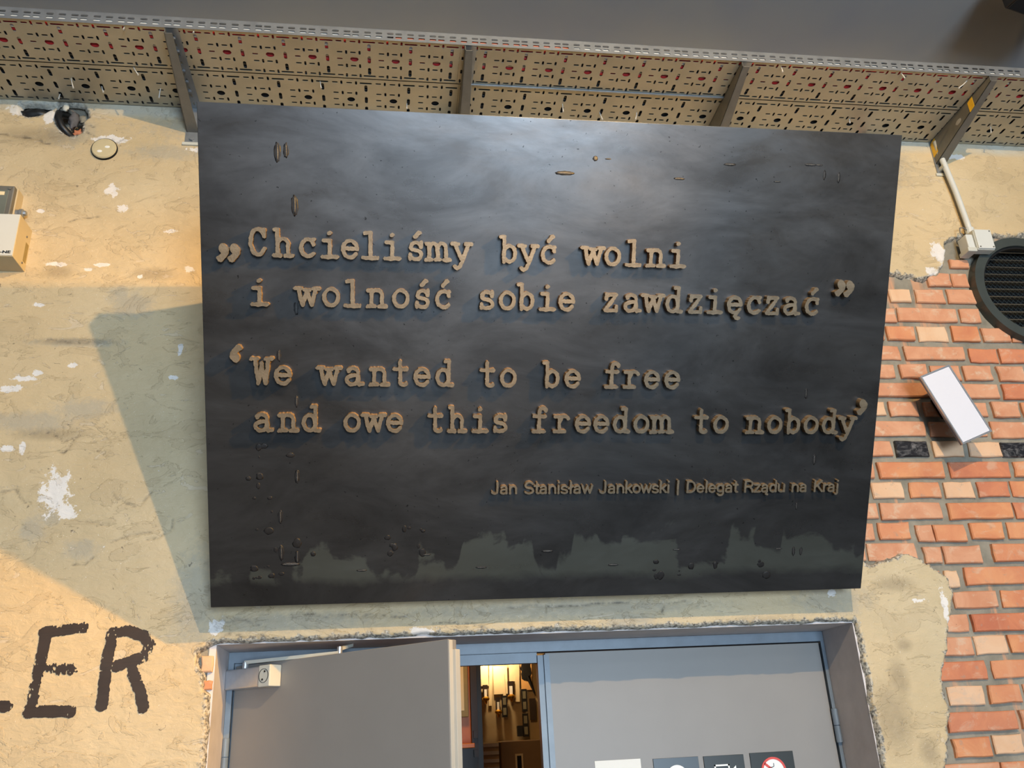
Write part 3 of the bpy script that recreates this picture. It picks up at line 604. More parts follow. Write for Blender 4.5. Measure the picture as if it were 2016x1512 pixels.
for a, lb in (((500, 605, 560, 820), 'left brown plaque with white label and brass knob'), ((640, 742, 695, 965), 'middle, lowest brown plaque with white label and brass knob'), ((770, 565, 845, 800), 'right, highest brown plaque with white label and brass knob')):
    c = rm(*zpx((a[0] + a[2]) / 2, (a[1] + a[3]) / 2), 2.6); e = empty('wall_plaque', (c[0], 2.6, c[2]), label=lb + ' on the inner room wall', cat='plaque', group='plaques on the inner room wall')
    b0 = rm(*zpx(a[0], a[1])); b1 = rm(*zpx(a[2], a[3])); hw, hh = (b1[0] - b0[0]) / 2, (b0[2] - b1[2]) / 2
    MB().box(-hw, hw, -.014, 0, -hh * .3, hh).build('board', m_woodd, e); MB().box(-hw * .5, hw * .55, -.02, -.014, -hh * .2, hh * .55).build('label_card', m_signw, e)
    MB().ball((0, -.03, -hh * .42), .017, (1.3, 1, .8), 12).tube([(0, -.02, -hh * .45), (0, -.03, -hh * .9)], [.012, .006], 10).build('brass_knob', m_brass, e)
for a, lb in (((705, 722, 772, 955), 'black double frame left of the white strip'), ((920, 650, 990, 893), 'upper black double frame at the right'), ((932, 918, 1008, 1168), 'lower black double frame at the right')):
    b0 = rm(*zpx(a[0], a[1])); b1 = rm(*zpx(a[2], a[3])); c = ((b0[0] + b1[0]) / 2, (b0[2] + b1[2]) / 2); hw, hh = (b1[0] - b0[0]) / 2, (b0[2] - b1[2]) / 2
    e = empty('picture_frame', (c[0], 2.598, c[1]), label=lb + ' on the inner room wall', cat='picture frame', group='double frames on the inner room wall')
    MB().box(-hw, hw, -.012, 0, -hh, hh).build('frame', m_black, e)
    for s in (-1, 1): MB().box(-hw * .6, hw * .6, -.014, -.012, s * hh * .47 - hh * .33, s * hh * .47 + hh * .33).build('picture', m_grey_pl if False else simple('faded_print', (120, 116, 96), .6), e)
tag(quad('wall_board', 1010, 752, 1088, 985, m_woodd, None, 2.6, .01)[0], 'plain dark brown board at the right edge of the inner wall', 'board')
tag(quad('switch_box', 872, 1052, 934, 1165, m_black, None, 2.6, .04)[0], 'small black box low on the inner wall', 'box')
e = empty('louvred_cabinet', rm(*zpx(595, 1420), 2.45), label='beige cabinet with slatted front at the foot of the inner doorway', cat='cabinet')
c = e.location
MB().box(-.10, .045, .0, .10, -1.2, .09).build('body', m_collage, e)
for i in range(14): MB().box(-.098, .043, -.014, .004, .065 - i * .040, .083 - i * .040).build('slat', m_grey_pl, e)
e = empty('inner_cabinet', rm(*zpx(900, 1420), 2.41), label='brown cabinet with small framed window, right foot of the inner doorway', cat='cabinet')
MB().bbox(-.098, .20, 0, .2, -1.3, .098, .006).build('body', simple('brown_cabinet', (120, 98, 70), .5, 0, .15, 5), e); MB().box(-.022, .022, -.01, .001, -.09, .03).build('window_frame', m_boxside, e); MB().box(-.012, .012, -.012, -.009, -.09, .02).build('window_pane', m_dark, e)
# left partition with timber, picture and shelf
pt = MB().box(-1.55, rm(*zpx(362, 600), 1.6)[0], 1.6, 1.66, 0, 2.95); tag(pt.build('wall_partition', m_wood), kind='structure')
a = rm(*zpx(362, 600), 1.58)[0]; b = rm(*zpx(482, 600), 1.58)[0]; pm = (a + b) / 2
ps = empty('timber_post', (pm, 1.55, 0), label='tall dark timber post in the middle of the inner doorway', cat='post')
MB().box(a - pm, (pm - a) * .15, 0, .1, 0, 2.95).build('post', m_woodd, ps); MB().box((pm - a) * .15, b - pm, .02, .12, 0, 2.95).build('post', m_black, ps)
for zz in (1.62, 1.70, 1.78): MB().box(-.02, .0, -.02, 0, zz, zz + .03).build('catch', m_woodd, ps)
e = empty('framed_picture', rm(*zpx(190, 595), 1.59), label='framed picture on the orange partition behind the open leaf', cat='picture frame')
MB().bbox(-.12, .062, -.03, 0, -.148, .148, .003).build('frame', m_label, e); MB().box(-.10, .042, -.032, -.029, -.12, .12).build('print', m_pap2, e)
e = empty('wall_shelf', rm(*zpx(280, 1245), 1.5), label='lit wooden shelf on the orange partition beyond the door', cat='shelf')
MB().bbox(-.3, .052, -.05, .12, -.02, .0, .003).build('shelf_board', m_wood, e); MB().box(-.3, .05, .02, .11, -1.4, -.02).build('base_panel', m_woodd, e)
lp = empty('exhibit_lamp', (0.60, 2.50, 2.265), label='small glowing brass picture lamp at the top of the inner wall', cat='lamp')
MB().tube([(0, .11, .12), (0, .05, .12), (0, 0, .05)], .006, 8).build('lamp_arm', m_brass, lp)
MB().tube([(0, 0, .055), (0, 0, .05), (0, 0, .0)], [.008, .02, .032], 16, False).build('lamp_shade', m_brass, lp)

# ------------------------------------------------------------------ the quotation sign
PO = Vector((-.5125, -.1, 2.153)); PH = 1.40668; PWD = 2.004
V_ = Vector((0, -.734, 1.2)).normalized(); U_ = Vector((1, 0, 0)); N_ = U_.cross(V_)
sign = empty('quotation_sign', label='large dark steel quotation board with raised typewriter letters above the grey doors', cat='sign board')
sign.matrix_world = Matrix(((U_.x, V_.x, N_.x, PO.x), (U_.y, V_.y, N_.y, PO.y), (U_.z, V_.z, N_.z, PO.z), (0, 0, 0, 1)))
MB().bbox(0, PWD, 0, PH, -.006, 0, .0012).build('steel_sheet', m_steel, sign)
MB().box(.0, .004, .004, PH - .004, -.045, -.006).build('edge_fold', m_edge, sign); MB().box(PWD - .004, PWD, .004, PH - .004, -.045, -.006).build('edge_fold', m_edge, sign)
MB().box(0, PWD, 0, .004, -.045, -.006).build('edge_fold', m_edge, sign); MB().box(0, PWD, PH - .004, PH, -.045, -.006).build('edge_fold', m_edge, sign)
def stay(p, q): 
    Mi = sign.matrix_world.inverted(); p = Mi @ Vector(p); q = Mi @ Vector(q); t = (q - p).normalized(); u = t.orthogonal().normalized() * .017; s = t.cross(u)
    MB().add([p + u + s, p - u + s, p - u - s, p + u - s, q + u + s, q - u + s, q - u - s, q + u - s], [(0, 1, 2, 3), (4, 7, 6, 5), (0, 4, 5, 1), (1, 5, 6, 2), (2, 6, 7, 3), (3, 7, 4, 0)]).build('stay_bar', m_edge, sign)
stay((-.49, -.78, 3.335), (-.30, .0, 3.24)); stay((1.47, -.78, 3.335), (1.28, .0, 3.24))
stay((-.30, -.085, 2.20), (-.30, .0, 2.20)); stay((1.28, -.085, 2.20), (1.28, .0, 2.20))

def arc(cx, cy, rx, ry, a0, a1, n=14):
    return [(cx + rx * math.cos(math.radians(a0 + (a1 - a0) * i / n)), cy + ry * math.sin(math.radians(a0 + (a1 - a0) * i / n))) for i in range(n + 1)]
R_ = .095; B = R_; XH = 1 - R_; AS = 1.42 - R_
G = {}
G['o'] = [arc(0, .5, .335, .405, 0, 360, 24)]
G['c'] = [arc(.02, .5, .335, .405, 55, 318), [(.22, .84), (.29, .90)], [(.25, .72), (.27, .66)]]
G['ć'] = G['c'] + [[(-.03, 1.18), (.16, 1.40)], [(-.03, 1.20), (.20, 1.38)]]
G['e'] = [arc(0, .5, .335, .405, 0, 325), [(-.30, .52), (.335, .52)]]
G['ę'] = G['e'] + [[(.12, .10), (.04, -.08), (.12, -.19), (.24, -.19)]]
G['i'] = [[(-.26, XH - .02), (.0, XH - .02), (.0, B)], [(-.35, B), (.35, B)], [(-.02, 1.24), (.02, 1.24)], [(0, 1.22), (0, 1.26)]]
G['l'] = [[(-.24, AS - .02), (.02, AS - .02), (.02, B)], [(-.35, B), (.36, B)]]
G['h'] = [[(-.40, AS), (-.25, AS), (-.25, B)], [(-.42, B), (-.12, B)], [(-.25, .62)] + arc(.0, .62, .24, .28, 160, 10, 8) + [(.24, B)], [(.10, B), (.44, B)]]
G['n'] = [[(-.42, XH - .03), (-.26, XH - .03), (-.26, B)], [(-.44, B), (-.10, B)], [(-.26, .62)] + arc(.0, .62, .25, .28, 160, 10, 8) + [(.26, B)], [(.10, B), (.46, B)]]
G['m'] = [[(-.56, XH - .03), (-.42, XH - .03), (-.42, B)], [(-.58, B), (-.30, B)], [(-.42, .64)] + arc(-.21, .64, .20, .26, 150, 10, 8) + [(0, B)], [(-.10, B), (.12, B)], [(0, .64)] + arc(.21, .64, .20, .26, 150, 10, 8) + [(.42, B)], [(.32, B), (.60, B)]]
G['r'] = [[(-.36, XH - .03), (-.14, XH - .03), (-.14, B)], [(-.38, B), (.14, B)], [(-.14, .58)] + arc(.12, .58, .25, .32, 150, 50, 7), [(.29, .82), (.32, .78)]]
G['s'] = [arc(0, .71, .25, .195, 35, 230, 10) + arc(0, .31, .28, .215, 70, -150, 12), [(.25, .70), (.27, .92)], [(-.28, .12), (-.27, .32)]]
G['ś'] = G['s'] + [[(-.05, 1.18), (.14, 1.40)], [(-.05, 1.20), (.18, 1.38)]]
G['t'] = [[(-.06, 1.28), (-.06, .25)] + arc(.10, .25, .16, .16, 180, 330, 8), [(-.36, XH - .02), (.28, XH - .02)]]
G['f'] = [[(-.06, B), (-.06, 1.12)] + arc(.12, 1.14, .18, .19, 180, 40, 8), [(-.34, XH - .02), (.24, XH - .02)], [(-.36, B), (.22, B)], [(.27, 1.24), (.28, 1.20)]]
G['a'] = [arc(-.02, .70, .24, .21, 150, 0, 9) + [(.22, .22), (.28, B), (.44, B)], [(.22, .56), (.02, .56)] + arc(-.08, .32, .26, .225, 90, 270, 10) + [(.08, .12), (.22, .26)], [(-.24, .76), (-.26, .82)]]
G['b'] = [[(-.42, AS), (-.24, AS), (-.24, B - .02)], arc(.03, .49, .29, .395, 0, 360, 22)]
G['d'] = [[(.04, AS), (.22, AS), (.22, B), (.40, B)], arc(-.07, .49, .29, .395, 0, 360, 22)]
G['z'] = [[(-.24, .68), (-.24, XH), (.26, XH), (-.28, B), (.30, B), (.30, .30)], [(-.24, .80), (-.1, XH)]]
G['w'] = [[(-.42, XH), (-.22, B), (0.0, .74), (.22, B), (.42, XH)], [(-.56, XH), (-.30, XH)], [(.30, XH), (.56, XH)], [(-.12, XH - .08), (.12, XH - .08)]]
G['W'] = [[(-.32, 1.30), (-.17, B), (0.0, .95), (.17, B), (.32, 1.30)], [(-.50, 1.32), (-.20, 1.32)], [(.20, 1.32), (.50, 1.32)], [(0, 1.10), (0, .9)]]
G['y'] = [[(-.34, XH), (.0, .14)], [(.34, XH), (-.08, -.22), (-.24, -.30), (-.34, -.20)], [(-.48, XH), (-.18, XH)], [(.18, XH), (.48, XH)]]
G['C'] = [arc(0, .715, .34, .61, 48, 312, 20), [(.27, 1.30), (.30, .98)], [(.24, .26), (.30, .40)]]
G['q'] = [[(0, .28), (.03, .29)], [(.09, .22), (.05, .02), (-.08, -.10)], [(.0, .20), (.04, .14)]]
def glyph(ch, s):
    st = G[ch]; pts = [p for q in st for p in q]; h = .022
    xa, xb = min(p[0] for p in pts) - .2, max(p[0] for p in pts) + .2; ya, yb = min(p[1] for p in pts) - .2, max(p[1] for p in pts) + .2
    X, Y = np.meshgrid(np.arange(xa, xb, h), np.arange(ya, yb, h)); Fd = np.full(X.shape, 9.); sd = ord(ch) % 40
    wx = X + .03 * fbm(X, Y, 5.5, 3, sd) + .022 * fbm(X, Y, 13, 2, sd + 2); wy = Y + .03 * fbm(X, Y, 5.5, 3, sd + 5) + .022 * fbm(X, Y, 13, 2, sd + 7)
    for q in st:
        for i in range(len(q) - 1): Fd = np.minimum(Fd, seg_dist(wx, wy, q[i], q[i + 1]) - (R_ if ch != 'q' else .11))
    return two_tone(curve_mesh([[(x * s, y * s) for x, y in L] for L in contours(Fd, xa, ya, h)], .011, 'letter'))
LINES = [([('C', 0.1529), ('h', 0.2191), ('c', 0.2844), ('i', 0.3434), ('e', 0.3985), ('l', 0.4527), ('i', 0.5128), ('ś', 0.5775), ('m', 0.6384), ('y', 0.7055), ('b', 0.8382), ('y', 0.8936), ('ć', 0.9523), ('w', 1.0798), ('o', 1.1382), ('l', 1.1985), ('n', 1.2653), ('i', 1.331)], 1.0047, -.0027),
 ([('i', 0.1547), ('w', 0.2818), ('o', 0.3468), ('l', 0.4039), ('n', 0.4711), ('o', 0.5375), ('ś', 0.5972), ('ć', 0.6559), ('s', 0.7788), ('o', 0.8373), ('b', 0.8917), ('i', 0.9523), ('e', 1.0089), ('z', 1.1382), ('a', 1.2005), ('w', 1.2633), ('d', 1.3264), ('z', 1.3916), ('i', 1.4509), ('ę', 1.5122), ('c', 1.5723), ('z', 1.628), ('a', 1.6873), ('ć', 1.7534)], .8713, -.0007),
 ([('W', 0.1578), ('e', 0.2144), ('w', 0.34), ('a', 0.4077), ('n', 0.4788), ('t', 0.5404), ('e', 0.5988), ('d', 0.6619), ('t', 0.7874), ('o', 0.8459), ('b', 0.9724), ('e', 1.0344), ('f', 1.1537), ('r', 1.2114), ('e', 1.2727), ('e', 1.3344)], .6525, -.0055),
 ([('a', 0.1569), ('n', 0.2266), ('d', 0.2891), ('o', 0.4032), ('w', 0.4634), ('e', 0.5225), ('t', 0.6404), ('h', 0.7007), ('i', 0.7665), ('s', 0.8254), ('f', 0.9428), ('r', 1.0074), ('e', 1.0701), ('e', 1.1256), ('d', 1.1853), ('o', 1.247), ('m', 1.3089), ('t', 1.4334), ('o', 1.4934), ('n', 1.6001), ('o', 1.6636), ('b', 1.7219), ('o', 1.7805), ('d', 1.8402), ('y', 1.8979)], .5194, -.0063)]
SZ = .0562; cache = {}; LZ = .012
def two_tone(me):
    me.materials.clear(); me.materials.append(m_letter); me.materials.append(m_cut)
    for p in me.polygons: p.material_index = 0 if abs(p.normal.z) > .6 else 1
    return me
def put(ch, u, v, s=SZ, rot=0.0):
    if (ch, s) not in cache: cache[(ch, s)] = glyph(ch, s); first = True
    o = link('letter', cache[(ch, s)], None, sign); o.location = (u, v, LZ - .0015); o.rotation_euler = (0, 0, rot); return o
for L, b0, sl in LINES:
    for ch, u in L: put(ch, u, b0 + sl * (u - .155))
for u, v, r in ((.0604, 1.006, 0), (.0897, 1.006, 0), (.0894, .748, math.pi), (1.8376, .947, 0), (1.8655, .945, 0), (1.941, .586, 0)): put('q', u, v, .082, r)
# small line of names in a plain sans
txt = 'Jan Stanisław Jankowski | Delegat Rządu na Kraj'
xh = .70; r0 = .068
def bowl(cx=.27, d=1): return arc(cx, .35, .21, .29, 0, 360, 18)
def nn(x): return [[(x, xh - .05), (x, r0)], [(x, .42)] + arc(x + .19, .42, .19, .22, 170, 0, 7) + [(x + .38, r0)]]
SG = {'J': ([[(.42, .94), (.42, .26)] + arc(.25, .26, .17, .20, 0, -170, 8)], .58), 'a': ([arc(.26, .46, .17, .18, 155, 0, 7) + [(.43, r0)], [(.43, .40), (.25, .38)] + arc(.22, .22, .15, .155, 90, 270, 7) + [(.33, .09), (.43, .20)]], .58),
 'n': (nn(.09), .58), 'S': ([arc(.34, .71, .24, .225, 25, 235, 10) + arc(.34, .27, .26, .21, 75, -155, 11)], .68), 't': ([[(.16, .88), (.16, .17), (.20, r0 + .01), (.30, r0 + .01)], [(.02, xh - .05), (.29, xh - .05)]], .32),
 'i': ([[(.11, xh - .05), (.11, r0)], [(.11, .92), (.11, .95)]], .24), 's': ([arc(.25, .49, .17, .145, 25, 235, 8) + arc(.25, .205, .185, .14, 75, -155, 9)], .51), 'ł': ([[(.16, .94), (.16, r0)], [(.03, .44), (.29, .60)]], .32),
 'w': ([[(.04, xh - .05), (.20, r0), (.36, xh - .08), (.52, r0), (.68, xh - .05)]], .73), 'k': ([[(.09, .94), (.09, r0)], [(.44, xh - .05), (.10, .32)], [(.22, .42), (.46, r0)]], .51), 'o': ([arc(.28, .35, .215, .28, 0, 360, 18)], .57),
 '|': ([[(.12, 1.0), (.12, -.12)]], .26), 'D': ([[(.12, r0), (.12, .93), (.32, .93)] + arc(.34, .50, .29, .43, 90, -90, 12) + [(.12, r0)]], .74), 'e': ([arc(.27, .35, .21, .28, 0, 320, 14), [(.07, .37), (.48, .37)]], .57),
 'l': ([[(.11, .94), (.11, r0)]], .24), 'g': ([arc(.26, .37, .20, .26, 0, 360, 16), [(.46, xh - .05), (.46, -.04)] + arc(.27, -.02, .19, .17, 0, -155, 7)], .58), 'R': ([[(.12, r0), (.12, .93), (.40, .93)] + arc(.42, .71, .19, .22, 90, -90, 8) + [(.12, .49)], [(.44, .49), (.60, .25), (.62, r0)]], .72),
 'z': ([[(.06, xh - .05), (.42, xh - .05), (.06, r0), (.44, r0)]], .50), 'd': ([arc(.26, .35, .20, .28, 0, 360, 16), [(.46, .94), (.46, r0)]], .58), 'u': ([[(.09, xh - .05), (.09, .28)] + arc(.28, .28, .19, .21, 180, 360, 8), [(.47, xh - .05), (.47, r0)]], .58),
 'K': ([[(.12, .94), (.12, r0)], [(.60, .94), (.14, .44)], [(.28, .60), (.62, r0)]], .68), 'r': ([[(.09, xh - .05), (.09, r0)], [(.09, .40)] + arc(.27, .42, .18, .20, 170, 80, 5)], .35), 'j': ([[(.13, xh - .05), (.13, -.06), (.08, -.16), (.0, -.16)], [(.13, .92), (.13, .95)]], .24)}
SG['ą'] = (SG['a'][0] + [[(.42, .06), (.36, -.10), (.48, -.16)]], .58)
adv = [SG[c][1] if c != ' ' else .40 for c in txt]; tot = sum(adv) - .1; cap = .0385; sx = (1.8865 - .803) / tot / cap; gl_cache = {}; pen = 0
for ch, a_ in zip(txt, adv):
    if ch != ' ':
        if ch not in gl_cache:
            pts = [p for q in SG[ch][0] for p in q]; h = .022; xa, xb = min(p[0] for p in pts) - .16, max(p[0] for p in pts) + .16; ya, yb = min(p[1] for p in pts) - .16, max(p[1] for p in pts) + .16
            X, Y = np.meshgrid(np.arange(xa, xb, h), np.arange(ya, yb, h)); Fd = np.full(X.shape, 9.); wx = X + .02 * fbm(X, Y, 7, 2, 3); wy = Y + .02 * fbm(X, Y, 7, 2, 8)
            for q in SG[ch][0]:
                for i in range(len(q) - 1): Fd = np.minimum(Fd, seg_dist(wx, wy, q[i], q[i + 1]) - r0)
            gm = curve_mesh([[(x * cap * sx, y * cap) for x, y in L] for L in contours(Fd, xa, ya, h)], .008, 'letter'); two_tone(gm); gl_cache[ch] = gm
        o = link('letter', gl_cache[ch], None, sign); u = .803 + pen * cap * sx; o.location = (u, .3301 - .0055 * (u - .803) / 1.08, .0075)
    pen += a_
# weld scars and cut slots on the sheet
WELD = [(.2053, 1.2843, 'v', .034), (.228, 1.29, 'v', .026), (.2491, 1.1448, 'v', .036), (.9941, 1.2591, 'h', .030), (1.3287, 1.2559, 'h', .018), (1.4784, 1.3015, 'h', .020), (1.0803, 1.3029, 'o', .008), (1.1171, 1.303, 'h', .010),
        (1.6256, 1.2581, 'h', .012), (1.7243, 1.3102, 'h', .020), (1.752, 1.3102, 'h', .013), (1.7701, 1.2823, 'v', .018), (1.8152, 1.2766, 'v', .02), (1.7665, 0.6314, 'v', .02), (1.81, 0.4244, 'v', .022), (1.7636, 0.2771, 'v', .016), (1.7652, 0.1303, 'v', .02), (1.79, .13, 'v', .018), (0.25, 0.8659, 'v', .024), (0.2015, 0.7336, 'v', .022), (0.2484, 0.6043, 'v', .022), (0.2474, 0.3865, 'v', .026), (0.1991, 0.2671, 'v', .026), (0.2, .16, 'v', .03), (0.245, 0.145, 'v', .026), (0.225, .125, 'h', .03), (0.6183, 0.145, 'h', .014), (0.7806, 0.1017, 'h', .018), (0.981, 0.1478, 'h', .020), (1.1857, 0.0996, 'h', .018), (1.3842, 0.1437, 'h', .014), (1.7157, 0.1397, 'h', .012), (0.4289, 0.1011, 'h', .016)]
for i, (u, v, k, L) in enumerate(WELD):
    L *= {'h': .78, 'v': .62, 'o': .8}[k]; sc = {'h': (1, .13, .04), 'v': (.12, 1, .04), 'o': (.8, .8, .1)}[k]; hs = {'h': (1.12, .26, .012), 'v': (.42, 1.2, .012), 'o': (1.1, 1.1, .02)}[k]
    bright = k == 'h' or i < 20
    MB().ball((u, v, .0002), L, hs, 20, .35, None, i).build('burn_mark', m_burn, sign, True); MB().ball((u, v, .0006), L, sc, 16, .3, None, i + 50).build('weld_scar', m_weld, sign, True)
rs = random.Random(4)
for (u0, u1, v0, v1, n) in ((.10, .24, .20, .50, 12), (.12, .30, .08, .2, 10), (1.3, 1.7, .05, .11, 14), (.5, .62, .14, .24, 10)):
    for i in range(n): MB().ball((rs.uniform(u0, u1), rs.uniform(v0, v1), .0002), rs.uniform(.003, .011), (rs.uniform(.6, 1.3), rs.uniform(.6, 1.4), .06), 12, .6, None, i).build('burn_mark', m_burn, sign, True)

# ------------------------------------------------------------------ perforated cable trays
ZT = 4.0174
def stadium(cx, cy, L, W, along='x', k=4):
    r = W / 2; a = L / 2 - r; P = []
    for i in range(k + 1): t = -math.pi / 2 + math.pi * i / k; P.append((a + r * math.cos(t), r * math.sin(t)))
    for i in range(k + 1): t = math.pi / 2 + math.pi * i / k; P.append((-a + r * math.cos(t), r * math.sin(t)))
    return [(cx + p[0], cy + p[1]) if along == 'x' else (cx + p[1], cy + p[0]) for p in P]
def ellipse(cx, cy, rx, ry, n=16): return [(cx + rx * math.cos(2 * math.pi * i / n), cy + ry * math.sin(2 * math.pi * i / n)) for i in range(n)]
def module(P, y0, y1, rows, inner, us=.027):
    u0 = us; u1 = .027; L = [[(u0, y0), (u1 + P, y0), (u1 + P, y1), (u0, y1)]]; yA, yB, yC, yD, yE = rows
    for y in (yA, yE):
        L.append(stadium(P, y, .045, .0078))
        for u, a in ((.042, 'x'), (.064, 'y'), (.090, 'x'), (.113, 'y')): L.append(stadium(u * P / .1457, y, .0212 if a == 'x' else .0195, .0070 if a == 'x' else .0074, a))
    for y in (yB, yD):
        for u, a in ((.0435, 'x'), (.066, 'y'), (.0895, 'x'), (.1125, 'y')): L.append(stadium(u * P / .1457, y, .0205 if a == 'x' else .0195, .0070 if a == 'x' else .0074, a))
    L.append(stadium(.0425 * P / .1457, yC, .0205, .0068)); L.append(ellipse(.0935 * P / .1457, yC, .0145, .0122))
    for y in ((yA + yB) / 2 - (.006 if not inner else -.004) * 0 + (0), yC, (yD + yE) / 2): L.append(stadium(P, y,   .035, .0112, 'y'))
    return L[:1] + [q for q in L[1:] if min(p[0] for p in q) > us + .002]
def sheet(P, y0, y1, rows, inner, starts, name, mb, us=.027):
    me = curve_mesh(module(P, y0, y1, rows, inner, us), .0007); co = np.empty(len(me.vertices) * 3); me.vertices.foreach_get('co', co); co = co.reshape(-1, 3)
    fs = [tuple(p.vertices) for p in me.polygons]
    for s in starts: mb.add([(c[0] + s, c[1], ZT + .0007 + c[2]) for c in co], fs)
    return mb
o_rows = (-.386, -.3345, -.302, -.2693, -.221); i_rows = (-.182, -.127, -.0925, -.0605, -.018)
def tray(lbl, P, y0, y1, rows, inner, xa, n, front, us=.027):
    t = empty('cable_tray', (0, 0, 0), label=lbl, cat='cable tray', group='perforated cable trays above the sign')
    mb = MB(); sheet(P, y0, y1, rows, inner, [xa], 's', mb, us); sheet(P, y0, y1, rows, inner, [xa + i * P for i in range(1, n)], 's', mb).build('tray_base', m_tray, t)
    a, b = xa + us, xa + .027 + n * P
    if not front:
        MB().box(a, b, y0, y0 + .0012, ZT, ZT + .045).build('side_flange', m_galv, t); MB().box(a, b, y1 - .0012, y1, ZT, ZT + .045).build('side_flange', m_galv, t)
    else:
        MB().box(a, b, y1 - .0012, y1, ZT, ZT + .045).build('side_flange', m_galv, t)
        me = curve_mesh([[(0, -.004), (.1475, -.004), (.1475, .040), (0, .040)]] + [stadium(u, z, .0235, .0072) for u in (.016, .055, .084, .125) for z in (.0095, .0245)], .0007)
        co = [tuple(v.co) for v in me.vertices]; fs = [tuple(p.vertices) for p in me.polygons]; mb = MB(); off = -1.245 - xa; k0 = round((a + 1.245) / .1475); k1 = round((b + 1.245) / .1475); x = -1.245 + k0 * .1475
        while x < -1.245 + (k1 - .5) * .1475: mb.add([(c[0] + x, y0 + c[2], ZT + c[1] * 1.05) for c in co], fs); x += .1475
        mb.build('side_flange', m_galv, t); MB().box(a, b, y0 - .001, y0 + .012, ZT + .042, ZT + .0435).build('flange_lip', m_galv, t)
    return t
XO = -1.1015; XI = -1.2014
tray('outer perforated cable tray nearer the viewer, left of the middle bracket', .1454, -.405, -.2065, o_rows, False, XO - 8 * .1454, 17, True)
tray('outer perforated cable tray nearer the viewer, right of the middle bracket', .1457, -.405, -.2065, o_rows, False, .1802, 20, True, .0545)
tray('inner perforated cable tray against the wall, left of the middle bracket', .1575, -.2045, -.001, i_rows, True, XI - 7 * .1575, 16, False)
tray('inner perforated cable tray against the wall, right of the middle bracket', .1565, -.2045, -.001, i_rows, True, .1833, 19, False, .0605)
st = tag(MB().bbox(.275, 1.27, -.2125, -.2045, ZT - .006, ZT, .001).build('joint_strip', m_galv), 'shiny thin metal strip under the tray seam between the two middle brackets', 'metal strip')
# cables lying in the trays
def cable(y, z, r, m, lbl, wig=.004, xa=-2.2, xb=3.1, nm='cable'):
    ph = random.uniform(0, 6); pts = [(x, y + wig * math.sin(x * 2.1 + ph) + wig * .6 * math.sin(x * 5.3 + ph), z + .0004 * math.sin(x * 3 + ph)) for x in np.linspace(xa, xb, 60)]
    tag(MB().tube(pts, r, 8).build(nm, m, None, True), lbl, 'cable', 'cables lying in the trays')
cable(-.3962, ZT + .0155, .0062, m_white, 'white cable behind the slotted front flange, left stretch', .001, -2.2, -.02)
cable(-.3962, ZT + .0155, .0062, m_orange, 'orange cable showing through the slots of the front flange near the middle bracket', .001, 0.0, .62)
cable(-.3962, ZT + .0155, .0062, m_white, 'white cable behind the slotted front flange, right stretch', .001, .64, 3.1)
cable(-.3815, ZT + .034, .0100, m_rubber, 'added black cable that darkens the upper slots of the front flange', .001)  # added behind the upper slot row so that it looks dark
cable(-.380, ZT + .011, .0075, m_red, 'red cable along the front edge of the outer tray', .0015)
cable(-.3615, ZT + .010, .006, m_white, 'thin white cable beside the front red cable', .0025)
cable(-.3445, ZT + .012, .0080, m_red, 'red cable over the large slots of the outer tray', .0025)
cable(-.324, ZT + .011, .007, m_rubber, 'black cable in the middle of the outer tray', .003)
cable(-.3065, ZT + .010, .005, m_white, 'thin white cable in front of the thick red one', .002)
cable(-.2885, ZT + .0125, .0095, m_red, 'thick red cable over the round holes of the outer tray', .0015)
cable(-.2665, ZT + .0125, .0095, m_rubber, 'black cable behind the thick red one', .0015); cable(-.2445, ZT + .0125, .0095, m_rubber, 'black cable near the tray seam', .0015); cable(-.2215, ZT + .0145, .0115, m_rubber, 'thick black cable at the tray seam', .0012)
for i, y in enumerate((-.1845, -.158, -.131, -.104, -.077, -.050, -.022)): cable(y, ZT + .0165, .0125, m_rubber, ('black cable in the inner tray, %s from the wall' % ('seventh', 'sixth', 'fifth', 'fourth', 'third', 'second', 'x')[i]) if i < 6 else 'black cable in the inner tray closest to the wall', .0004)
